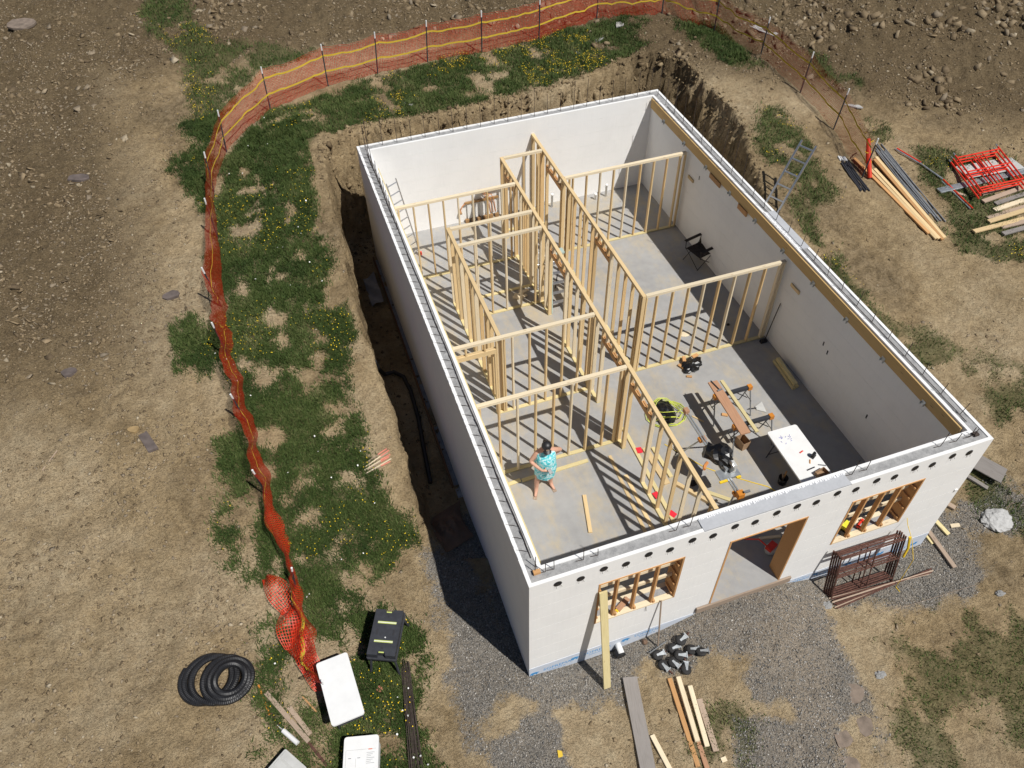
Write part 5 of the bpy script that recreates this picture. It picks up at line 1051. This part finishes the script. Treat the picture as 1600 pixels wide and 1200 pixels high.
# boards lying on the gravel in front
lay('wide_grey_plank', (1.85, -.64), (1.36, -2.6), .28, .05, M_GREYWOOD, lift=.02, label='wide weathered grey plank lying on the gravel in front of the house', cat='plank')
lay('short_stud', (1.76, -1.80), (1.80, -2.6), .089, .04, M_PALE, label='short pale board just right of the wide grey plank', cat='board')
lay('front_board', (2.55, -.94), (2.28, -2.58), .089, .04, M_FIR, label='leftmost, reddish board of the pile in front of the caster heap', cat='board', group='boards in front of the casters')
lay('front_board', (2.70, -.99), (2.46, -2.2), .089, .06, M_PALE, lift=.02, label='palest board, topmost of the pile in front of the caster heap', cat='board', group='boards in front of the casters')
lay('front_board', (2.64, -1.25), (2.40, -2.75), .089, .04, M_REDWOOD, label='dark board at the bottom of the pile in front of the caster heap', cat='board', group='boards in front of the casters')
lay('front_board', (2.82, -1.23), (2.58, -2.34), .089, .04, M_PALE, lift=.04, label='pale board right of the topmost one in the pile', cat='board', group='boards in front of the casters')
lay('front_board', (2.86, -1.52), (2.70, -2.46), .11, .035, M_TANWOOD, label='rightmost, dull tan board of the pile', cat='board', group='boards in front of the casters')
# rusty scaffold frames leaning on the front wall
def scaf_frame(A, B, up, w, h, m, label, group, cat='scaffold frame', mb=None, foot=None, xs=(.45, .55), r=.021):
    """frame with two posts and rungs: A = lower left corner, B = unit across, up = unit up"""
    A, B, up = Vector(A), Vector(B).normalized(), Vector(up).normalized(); rt = thing('scaffold_frame', A, label, cat, group)
    P = lambda u, v: A + B * (u * w) + up * (v * h)
    for u in (0, 1): MB().tube([P(u, 0), P(u, 1)], r, 6).build('post', m, rt)
    for v in (.94, .12, .55): MB().tube([P(0, v), P(1, v)], r * .9, 6).build('crossbar', m, rt)
    for u in xs: MB().tube([P(u, .12), P(u, .94)], r * .7, 5).build('strut', m, rt)
    if mb:
        for u in (0, 1): MB().tube([P(u, 1), P(u, 1.07)], r * .75, 6).build('pin', mb, rt)
    return rt
names = ['rusty scaffold frame nearest the wall in the leaning stack', 'second rusty scaffold frame from the wall in the leaning stack', 'middle rusty scaffold frame of the leaning stack', 'fourth rusty scaffold frame from the wall, in the leaning stack', 'outermost rusty scaffold frame of the leaning stack']
for i in range(5):
    y = -.36 - .044 * i; x = 6.42 + .016 * i; zz = min(gz(x, y), gz(x + 1.5, y)) + .02
    scaf_frame((x, y, zz), (1.52, 0, -.07 + .02 * (i % 2)), (-.01, .27, 1.42), 1.53, 1.45 + .02 * (i % 3), M_RUST, names[i], 'rusty scaffold frames on the front wall', xs=(.46, .56) if i in (0, 4) else (), r=.0195)
for i in range(8):
    a = (6.42 + .03 * (i % 3), -.50 - .035 * i); b_ = (8.85 + .04 * (i % 4), -.66 + .012 * i); A, B = Vector(on(*a, .03 + .03 * (i % 2))), Vector(on(*b_, .03 + .02 * (i % 2)))
    MB().tube([A, A.lerp(B, .5) + Vector((0, 0, .035)), B], .017, 6).build('rusty_brace', M_RUST if i % 3 else M_TANWOOD, label='rusty scaffold brace lying on the gravel in front of the leaning frames', cat='brace', group='rusty braces on the gravel')
MB().tube([(8.10, -.02, 1.40), (8.08, -.12, 1.30), (8.05, -.38, 1.15), (8.06, -.62, .75), (8.02, -.66, .2), (8.0, -.68, gz(8, -.68) + .02), (8.02, -.80, gz(8.02, -.8) + .02)], .007, 5).build('hanging_cable', M_YELLOW, label='yellow cord hanging from the right window over the rusty frames', cat='cord')
MB().tube([(8.07, -.30, 1.12), (8.10, -.38, .80), (8.06, -.42, .55)], .028, 6).build('yellow_strap', M_YELLOW, label='bunched yellow strap on the right end of the rusty frames', cat='strap')
MB().tube([(7.0, -1.05, gz(7, -1.05) + .03), (8.0, -1.12, gz(8, -1.12) + .03), (9.6, -1.2, gz(9.6, -1.2) + .04)], .003, 4).build('string_line', M_TANWOOD, label='thin tan string stretched along the grass edge in front of the right window', cat='string')
# boards at the right front corner
lay('corner_board', (9.40, .60), (9.46, -.72), .10, .04, M_TANWOOD, lift=.03, label='long tan board poking out from behind the right front corner', cat='board')
lay('corner_board', (9.30, .50), (9.36, -.10), .06, .04, M_PT, label='thin yellow board tucked under the long tan corner board', cat='board')
lay('corner_board', (9.66, .62), (9.80, -.04), .10, .04, M_PT, lift=.02, label='bright yellow board on the gravel right of the corner', cat='board')
lay('corner_board', (9.95, .95), (10.28, .42), .12, .05, M_TANWOOD, label='short tan board farther right of the corner', cat='board')
lay('corner_board', (9.98, .12), (10.15, .06), .09, .03, M_PALE, label='tiny pale offcut right of the bright yellow board', cat='board')
sh = thing('grey_sheet_board', on(11.2, 1.25), 'wide weathered grey board sticking out beyond the right wall', 'board')
lumber('panel', on(10.75, 2.0, .10), on(11.62, .62, .14), .48, .03, M_GREYWOOD, sh); lumber('edge_strip', on(10.48, 1.75, .04), on(11.20, .55, .06), .10, .05, M_GREYWOOD, sh)
# long ladder at the right trench
tA, tB = Vector((11.62, 9.92, 3.55)), Vector((10.62, 9.45, 2.15)); dd = (tB - tA); ft_ = tA + dd * ((9.30 - tA.x) / dd.x); gz0 = gz(9.5, 9.0)
ladder('aluminium_ladder', (ft_.x, ft_.y, max(ft_.z, gz0)), tA, .44, 11, M_ALU, 'aluminium extension ladder rising from the trench behind the right wall', side=(-.42, .9, 0), rr=.034)
# stack of red scaffold frames at the far right
for i in range(3):
    z0 = gz(17.6, 9.0) + .10 + .06 * i; a = Vector((16.62 + .07 * i, 8.15 + .035 * i, z0)); scaf_frame(a, (1.52, -.04, .0), (.36, 1.72, .12 + .02 * i), 1.52, 1.72, M_RED, ['lowest', 'middle', 'topmost'][i] + ' red scaffold frame of the flat stack at the far right', 'red scaffold frames', mb=M_GALV, xs=(.42, .58), r=.026)
lumber('pale_sheet', on(17.0, 9.36, .04), on(18.95, 9.25, .04), .62, .03, M_OFFWHITE, label='pale panel lying under the red scaffold frames', cat='panel')
lumber('grey_scaffold_plank', on(15.95, 8.97, .05), on(19.3, 8.85, .07), .22, .05, M_GALV, label='grey metal scaffold plank sliding out under the red frames', cat='scaffold plank')
lb = [((16.99, 7.80), (19.0, 7.95), M_PALE, 'rearmost pale board of the right lumber pile'), ((16.47, 7.42), (18.8, 7.55), M_SPF, 'yellow board in the middle of the right lumber pile'), ((16.6, 7.58), (18.9, 7.68), M_TANWOOD, 'dull tan board behind the yellow one in the right lumber pile'), ((15.81, 7.22), (17.6, 7.25), M_SPF, 'yellow board sticking out farthest left of the right lumber pile'), ((16.70, 7.15), (18.7, 7.1), M_TANWOOD, 'tan board in front of the yellow one of the right lumber pile'), ((16.55, 6.90), (18.5, 6.92), M_GREYWOOD, 'frontmost grey board of the right lumber pile'), ((17.05, 8.46), (18.9, 8.5), M_TANWOOD, 'weathered board just in front of the red frames'), ((16.86, 8.16), (18.7, 8.32), M_TANWOOD, 'weathered board crossing below the red frames'), ((17.2, 8.02), (18.9, 8.12), M_GREYWOOD, 'dark weathered board between the red frames and the lumber pile')]
for i, (a, b_, m_, l_) in enumerate(lb): lay('pile_board', a, b_, .14, .05, m_, lift=.03 * (i % 2), label=l_, cat='board', group='lumber pile at the far right')
lay('loose_board', (16.15, 9.05), (16.6, 8.55), .10, .02, M_TANWOOD, label='small weathered slat on the grass left of the grey scaffold plank', cat='slat')
rb = thing('red_brace', on(16.1, 9.6), 'long grey scaffold brace with red painted ends beside the long lumber', 'brace')
for k in range(2): MB().tube([Vector(on(15.80 + .07 * k, 10.95, .04)), Vector(on(16.10 + .06 * k, 10.15, .05))], .02, 6).build('red_end' if k else 'grey_tube', M_RED if k else M_GALV, rb)
MB().tube([Vector(on(16.12, 10.15, .05)), Vector(on(16.36, 9.35, .06))], .022, 6).build('grey_tube', M_GALV, rb); MB().tube([Vector(on(16.36, 9.33, .06)), Vector(on(16.42, 8.03, .05))], .02, 6).build('red_end', M_RED, rb); MB().tube([Vector(on(16.28, 9.3, .04)), Vector(on(16.36, 8.05, .04))], .02, 6).build('grey_tube', M_GALV, rb)
# long lumber, steel pipes and black posts
ll = [((15.00, 10.78), (14.86, 7.25), M_SPF, 'rightmost board of the long orange yellow lumber bundle'), ((14.88, 10.7), (14.78, 7.22), M_FIR, 'second board from the right of the long lumber bundle'), ((14.62, 10.3), (14.70, 7.28), M_SPF, 'middle board of the long lumber bundle'), ((14.46, 10.35), (14.62, 7.30), M_SPF, 'second board from the left of the long lumber bundle'), ((14.25, 10.85), (14.50, 7.5), M_FIR, 'leftmost board of the long lumber bundle, under the rolled net')]
for i, (a, b_, m_, l_) in enumerate(ll): lay('long_board', a, b_, .10, .045, m_, lift=.05, label=l_, cat='board', group='long lumber bundle')
bundle('steel_pipe_bundle', (15.36, 11.35), (15.16, 7.85), 9, .022, .36, M_GREY, 'bundle of long grey steel pipes right of the long lumber', 'steel pipes', 'pipe', 5, 1, .2)
pb_ = bundle('post_bundle', (13.86, 10.85), (13.60, 9.30), 5, .026, .28, M_DKGREY, 'bundle of dark fence posts with white tips lying left of the rolled net', 'fence posts', 'post', 6, 1, .1)
for k in range(4): MB().tube([Vector(on(13.74 + .08 * k, 10.82, .03)), Vector(on(13.77 + .08 * k, 11.0, .03))], .027, 6).build('post_tip', M_WHITEP, pb_)
# ------------------------------------------------------------------ stones, rubble, gravel, grass
def rot_rand(n, rng, flat=False):
    a = rng.uniform(0, 2 * np.pi, n); t = rng.normal(0, .38 if flat else .8, n); p = rng.normal(0, .38 if flat else .8, n)
    ca, sa, ct, st, cp_, sp_ = np.cos(a), np.sin(a), np.cos(t), np.sin(t), np.cos(p), np.sin(p)
    Rz = np.zeros((n, 3, 3)); Rz[:, 0, 0] = ca; Rz[:, 0, 1] = -sa; Rz[:, 1, 0] = sa; Rz[:, 1, 1] = ca; Rz[:, 2, 2] = 1
    Rx = np.zeros((n, 3, 3)); Rx[:, 0, 0] = 1; Rx[:, 1, 1] = ct; Rx[:, 1, 2] = -st; Rx[:, 2, 1] = st; Rx[:, 2, 2] = ct
    Ry = np.zeros((n, 3, 3)); Ry[:, 1, 1] = 1; Ry[:, 0, 0] = cp_; Ry[:, 0, 2] = sp_; Ry[:, 2, 0] = -sp_; Ry[:, 2, 2] = cp_
    return Rz @ Rx @ Ry
OCT = np.array([(1,0,0),(0,1,0),(-1,0,0),(0,-1,0),(0,0,1),(0,0,-1)], float); OF = np.array([(0,1,4),(1,2,4),(2,3,4),(3,0,4),(1,0,5),(2,1,5),(3,2,5),(0,3,5)])
BXV = np.array([(-1,-1,-1),(1,-1,-1),(1,1,-1),(-1,1,-1),(-1,-1,1),(1,-1,1),(1,1,1),(-1,1,1)], float); BF = np.array([(0,3,2),(0,2,1),(4,5,6),(4,6,7),(0,1,5),(0,5,4),(1,2,6),(1,6,5),(2,3,7),(2,7,6),(3,0,4),(3,4,7)])
def stones(name, x, y, sx, sy, sz, m, rng, tmpl='o', flat=False, sink=.3, jit=.3, label=None, cat=None):
    n = len(x); V0, F0 = (OCT, OF) if tmpl == 'o' else (BXV, BF); k = len(V0)
    V = V0[None] * np.stack([sx, sy, sz], 1)[:, None, :] * (1 + rng.uniform(-jit, jit, (n, k, 3)))
    V = np.einsum('nij,nkj->nki', rot_rand(n, rng, flat), V); z = gfast(x, y) + sz * (1 - 2 * sink) * .6
    V = V + np.stack([x, y, z], 1)[:, None, :]; F = (F0[None] + (np.arange(n) * k)[:, None, None]).reshape(-1, 3)
    me = big_mesh(name, V.reshape(-1, 3), F, m, False, dict(tint=np.repeat(rng.random(n), k)))
    return add(name, me, kind='stuff', label=label, cat=cat)
def tint_mat(name, stops, rough=.9, spec=.2, trans=0):
    t = NT(name); c = t.ramp(t.attr('tint'), stops); co = t.coord('Object', rnd=False); n = t.noise(co, 22, 4)
    c = t.mix(.6, c, t.ramp(n, [(.3, (.55, .55, .55)), (.7, (1, 1, 1))]), 'MULTIPLY'); m = t.out(c, rough, t.bump(n, .3, .01), 0, spec)
    return m
M_SHALE = tint_mat('shale', [(0, (0.130, 0.096, 0.059)), (.25, (0.240, 0.178, 0.105)), (.6, (0.330, 0.248, 0.151)), (.8, (0.250, 0.202, 0.147)), (.93, (0.380, 0.302, 0.202)), (1, (0.500, 0.422, 0.302))])
M_SOILCLOD = tint_mat('earth_clod', [(0, (0.120, 0.086, 0.049)), (.4, (0.220, 0.161, 0.091)), (.8, (0.300, 0.226, 0.130)), (1, (0.360, 0.278, 0.168))])
M_ROCK = tint_mat('dusty_rock', [(0, (0.150, 0.110, 0.067)), (.4, (0.235, 0.175, 0.105)), (.75, (0.300, 0.230, 0.143)), (.92, (0.250, 0.206, 0.151)), (1, (0.400, 0.331, 0.227))])
M_GSTONE = tint_mat('gravel_stone', [(0, (.11, .108, .105)), (.4, (.22, .212, .20)), (.7, (.33, .312, .285)), (.92, (.45, .42, .38)), (1, (.62, .59, .54))])
def sample(n, x0, x1, y0, y1, fn, rng):
    x = rng.uniform(x0, x1, n); y = rng.uniform(y0, y1, n); k = rng.random(n) < fn(x, y); return x[k], y[k]
rng = np.random.default_rng(5)
clear = lambda x, y: (house_d(x, y) > .02) & (poly_sdf(PIT, x, y) > .03)
# fine shale shards over the bare soil
fs = lambda x, y: clear(x, y) * (1 - mask_gravel(x, y)) * (1 - .9 * (mask_grass(x, y)[0] > .4)) * (.14 + .86 * mask_rock(x, y) + .12 * (x < -4.8)) * (.25 + 1.1 * sstep(.4, .65, fbm(x * .8, y * .8, 7)))
x, y = sample(200000, -15, 26, -4.5, 34, fs, rng); n = len(x); s = .011 + .042 * rng.random(n) ** 3.5
stones('shale_shards', x, y, s * 1.5, s, s * .35, M_SHALE, rng, 'o', True, label='small shale shards strewn over the bare soil', cat='stones')
x, y = sample(46000, -15, -4.9, -4.5, 34, lambda x, y: clear(x, y) * (1 - .95 * (mask_grass(x, y)[0] > .3)) * (.35 + .65 * (fbm(x * .8, y * .8, 7) > .5)), rng); n = len(x); s = .011 + .034 * rng.random(n) ** 3.5
stones('shale_chips', x, y, s * 1.4, s, s * .4, M_SHALE, rng, 'o', True, label='fine stone chips over the left soil slope', cat='stones')
# larger rubble on the spoil heaps
fr = lambda x, y: clear(x, y) * sstep(.35, .9, mask_rock(x, y)) * (1 - .95 * (mask_grass(x, y)[0] > .3)) * (.1 + .9 * sstep(.42, .66, fbm(x * .6 + 3, y * .6, 17)))
x, y = sample(60000, -15, 26, 8, 34, fr, rng); n = len(x); s = (.018 + .11 * rng.random(n) ** 7) * np.where(x < -4.5, .5, np.where(x < 13, .75, 1.0))
stones('rubble_stones', x, y, s * 1.25, s, s * np.where(x < -4.5, .3, .55), M_ROCK, rng, 'b', False, .5, .42, label='broken rock rubble on the spoil heaps', cat='stones')
# flat shale slabs sticking out of the left slope and the far heaps
x, y = sample(5000, -15, 26, 6, 34, fr, rng); n = len(x); s = .03 + .075 * rng.random(n) ** 4
stones('shale_slabs', x, y, s * 1.5, s, s * .16 + .006, M_SHALE, rng, 'b', True, .45, .25, label='flat shale slabs sticking out of the spoil slopes', cat='stones')
# clods on the pit banks
x, y = sample(42000, -1.6, 12.5, 2.5, 18.5, lambda x, y: (house_d(x, y) > .12) * np.where(y > 14.3, (np.abs(poly_sdf(PIT, x, y) + .5) < .7) * .9, np.where(x > 9, (np.abs(poly_sdf(PIT, x, y) + .45) < .65) * .9, (np.abs(poly_sdf(PIT, x, y) + .02) < .2) * .25)), rng); n = len(x); s = (.012 + .05 * rng.random(n) ** 4) * np.where((y < 14) & (x < 5), .6, 1)
stones('bank_clods', x, y, s * 1.5, s, s * .6, M_SOILCLOD, rng, 'o', False, .5, .45, label='clods of earth on the banks of the trench', cat='soil clods')
x, y = sample(3500, -1.3, 12.5, 8.5, 18.5, lambda x, y: (house_d(x, y) > .15) * ((y > 14.4) | (x > 9.2)) * (np.abs(poly_sdf(PIT, x, y) + .4) < .5) * .8, rng); n = len(x); s = .02 + .05 * rng.random(n) ** 3
stones('bank_lumps', x, y, s * 1.4, s, s * .6, M_SOILCLOD, rng, 'b', False, .6, .5, label='lumps of earth breaking from the bank behind the house', cat='soil clods')
# stones and clods on the trench floor
x, y = sample(16000, -1.2, 12, 3.4, 17, lambda x, y: (house_d(x, y) > .03) * (poly_sdf(PIT, x, y) < -.12) * .6, rng); n = len(x); s = .012 + .05 * rng.random(n) ** 4
stones('trench_stones', x, y, s * 1.3, s, s * .7, M_SOILCLOD, rng, 'o', False, .4, .4, label='stones and crumbs of earth on the trench floor', cat='stones')
# gravel
x, y = sample(120000, -2.2, 12, -4.5, 5.5, lambda x, y: (house_d(x, y) > .02) * sstep(.35, .7, mask_gravel(x, y)), rng); n = len(x); s = .008 + .014 * rng.random(n) ** 2
stones('gravel_stones', x, y, s * 1.25, s, s * .75, M_GSTONE, rng, 'o', False, .2, .3, label='crushed grey gravel around the front of the house', cat='gravel')
# a few big single stones and lumps
def slab_stone(name, x, y, r, h, m, seed, label, cat, el=1.4, rot=0.0):
    rr = random.Random(seed); k = 9; pts = []
    for i in range(k): a = 2 * math.pi * i / k; q = r * rr.uniform(.72, 1.1); px_, py_ = q * el * math.cos(a), q * math.sin(a); pts.append((px_ * math.cos(rot) - py_ * math.sin(rot), px_ * math.sin(rot) + py_ * math.cos(rot)))
    MB().prism(pts, -.03, h, T(x, y, gz(x, y), 0, rr.uniform(-.08, .08), rr.uniform(-.08, .08))).build(name, m, label=label, cat=cat)
M_SLATE = plain('grey_brown_stone', (.21, .165, .13), .85, 0, .3, 6, .5); M_SLATE2 = plain('dark_slate', (.13, .105, .095), .8, 0, .3, 6, .5)
ds = thing('long_slate_slab', on(-6.5, 7.42), 'long dark slate slab lying alone on the left soil', 'stone'); MB().prism([(-.34, -.09), (.30, -.12), (.33, .10), (-.30, .11)], -.02, .05, WM[ds] @ Matrix.Rotation(-1.18, 4, 'Z')).build('slab', M_SLATE2, ds)
slab_stone('flat_stone', -6.78, 7.82, .11, .04, plain('ochre_stone', (.33, .23, .11), .9), 3, 'ochre flat stone at the head of the long slate slab', 'stone')
for i, (x, y, r, l_) in enumerate(((5.66, -2.36, .22, 'rearmost flagstone of the broken row by the gravel path'), (5.52, -2.92, .20, 'tilted flagstone in the middle of the broken row by the gravel path'), (5.0, -2.98, .22, 'left flagstone of the broken row by the gravel path'), (4.86, -3.42, .18, 'frontmost flagstone of the broken row by the gravel path'))): slab_stone('flagstone', x, y, r * .85, .02, M_SLATE, 20 + i, l_, 'stone', 1.3, i * .8)
slab_stone('flat_stone', -9.2, 25.2, .45, .035, M_SLATE, 31, 'large flat grey stone at the top left corner', 'stone'); slab_stone('flat_stone', -7.7, 17.1, .24, .04, M_SLATE2, 32, 'purple grey flat stone on the upper left slope', 'stone')
slab_stone('flat_stone', -5.6, 11.7, .16, .05, M_SLATE2, 33, 'flat grey stone near the left fence line', 'stone'); slab_stone('flat_stone', -8.1, 9.9, .14, .06, M_SLATE2, 34, 'small dark upright stone on the left soil', 'stone')
M_PALELUMP = concrete('pale_concrete', (.40, .395, .385), (.58, .575, .56), 14, 1.0)
for i, (x, y, rx, ry, rz, l_) in enumerate(((10.95, -.13, .36, .31, .26, 'big pale rounded concrete lump right of the house corner'), (6.44, -2.2, .20, .14, .10, 'small grey concrete lump on the thin grass'), (9.92, -1.54, .16, .12, .10, 'grey concrete lump at the right end of the gravel'), (6.28, -.62, .22, .16, .09, 'broken concrete crumbs at the foot of the rusty frames'))):
    blob(rx * (1 if i == 0 else .62), ry * (1 if i == 0 else .62), rz * .65, 40 + i, .16 if i == 0 else .35, 3, .25, M=Matrix.Translation(on(x, y, -.03)), crease=3.5).build('concrete_lump', M_LUMP if i else M_PALELUMP, label=l_, cat='concrete lump')
M_LIMEW = plain('white_slurry', (.42, .41, .395), .9, 0, .12, 9, .4)
for i, (x, y, r, el, rot) in enumerate(((9.1, 18.75, .22, 3.2, .55), (8.3, 18.2, .12, 2, .6), (10.35, 19.45, .2, 2.4, .9), (2.0, 17.2, .14, 1.3, 0), (2.2, 16.95, .09, 1.2, .4), (14.75, 17.6, .34, 3.4, -1.1), (15.6, 13.1, .2, 2.2, -1.0))):
    slab_stone('white_spill', x, y, r * .8, .004, M_LIMEW, 50 + i, ['long streak of white slurry behind the back wall', 'small white streak nearest the right end of the back grass', 'white streak right below the fence at the top', 'larger white patch in the back left grass', 'smaller white patch in the back left grass', 'long white streak outside the fence at the top right', 'white patch beside the fence at the right'][i], 'white spill', el, rot)
lay('dead_stick', (-8.7, 7.3), (-8.4, 7.75), .02, .02, M_TANWOOD, label='thin dead stick on the left soil', cat='stick')
# ------------------------------------------------------------------ grass
def grass_blades(n, x0, x1, y0, y1, rng):
    x = rng.uniform(x0, x1, n); y = rng.uniform(y0, y1, n); g, sp = mask_grass(x + rng.normal(0, .06, n), y + rng.normal(0, .06, n)); k = rng.random(n) < sstep(.12, .95, g) * np.where(sp > .05, .85, 1) * (.35 + .8 * sstep(.30, .55, fbm(x * 3.3, y * 3.3, 105, 3))) ; return x[k], y[k], sp[k]
rng = np.random.default_rng(9)
parts = [grass_blades(*a, rng) for a in ((520000, -5.8, -1.2, -2, 18.5), (170000, -2, 13.6, 16, 20.2), (60000, -6, 1, 18, 27.5), (90000, 11, 20, 5.5, 16.5), (110000, 2, 14.5, -5, 6))]
x = np.concatenate([p[0] for p in parts]); y = np.concatenate([p[1] for p in parts]); sp = np.concatenate([p[2] for p in parts]); n = len(x)
z = gfast(x, y); clump = fbm(x * 1.6, y * 1.6, 101, 4); h = (.04 + .07 * rng.random(n)) * (.6 + .9 * clump) * np.where(sp > .05, .7, 1); a = rng.uniform(0, 2 * np.pi, n); ln = rng.uniform(.25, 1.15, n) * h
w = .007 + .008 * rng.random(n); ca, sa = np.cos(a), np.sin(a)
V = np.zeros((n, 3, 3)); V[:, 0] = np.stack([x - sa * w, y + ca * w, z - .01], 1); V[:, 1] = np.stack([x + sa * w, y - ca * w, z - .01], 1); V[:, 2] = np.stack([x + ca * ln, y + sa * ln, z + h], 1)
tint = np.clip(.5 * rng.random(n) + .9 * (clump - .5) + .25 + np.where(sp > .05, .18, 0), 0, 1)
M_GRASS = tint_mat('grass_blade', [(0, (.028, .052, .012)), (.4, (.055, .092, .021)), (.7, (.098, .138, .036)), (.92, (.17, .19, .07)), (1, (.30, .27, .13))], .75, .25)
add('grass', big_mesh('grass', V.reshape(-1, 3), np.arange(n * 3).reshape(-1, 3), M_GRASS, False, dict(tint=np.repeat(tint, 3))), kind='stuff', label='patchy green grass growing around the excavation', cat='grass')
def flowers(name, n, boxes, thr, seed, r, m, label, cat):
    rng = np.random.default_rng(seed); X = []; Y = []
    for b in boxes:
        x = rng.uniform(b[0], b[1], n); y = rng.uniform(b[2], b[3], n); g, s_ = mask_grass(x + rng.normal(0, .1, n), y + rng.normal(0, .1, n)); k = (rng.random(n) < sstep(.4, .9, g) * (s_ < .05)) & (fbm(x * .7 + seed, y * .7, seed, 4) + .25 * (fbm(x * 4, y * 4, seed + 1, 2) - .5) > thr); X.append(x[k]); Y.append(y[k])
    x = np.concatenate(X); y = np.concatenate(Y); k = len(x); z = gfast(x, y) + rng.uniform(.08, .15, k); rr = r * rng.uniform(.6, 1.2, k)
    a = np.arange(6) * np.pi / 3; C_ = np.stack([np.cos(a), np.sin(a)], 1); V = np.zeros((k, 7, 3)); tx_, ty_ = rng.normal(0, .4, k), rng.normal(0, .4, k)
    for i in range(6): V[:, i] = np.stack([x + rr * C_[i, 0], y + rr * C_[i, 1], z + rr * (C_[i, 0] * tx_ + C_[i, 1] * ty_)], 1)
    V[:, 6] = np.stack([x, y, z + rr * .5], 1); F = np.array([(i, (i + 1) % 6, 6) for i in range(6)]); F = (F[None] + (np.arange(k) * 7)[:, None, None]).reshape(-1, 3)
    add(name, big_mesh(name, V.reshape(-1, 3), F, m), kind='stuff', label=label, cat=cat)
GB = [(-5.8, -1.2, -1.5, 18.5), (-6, 1, 18, 27), (-1, 9, 16.2, 19.5), (11, 19.5, 6, 16)]
flowers('yellow_flowers', 7500, GB, .57, 103, .0115, plain('yellow_petal', (.80, .56, .02), .7), 'small yellow flowers in the grass', 'flowers')
flowers('white_flowers', 420, GB[:1], .52, 203, .018, plain('white_petal', (.80, .80, .76), .8), 'white seed heads in the grass', 'flowers')
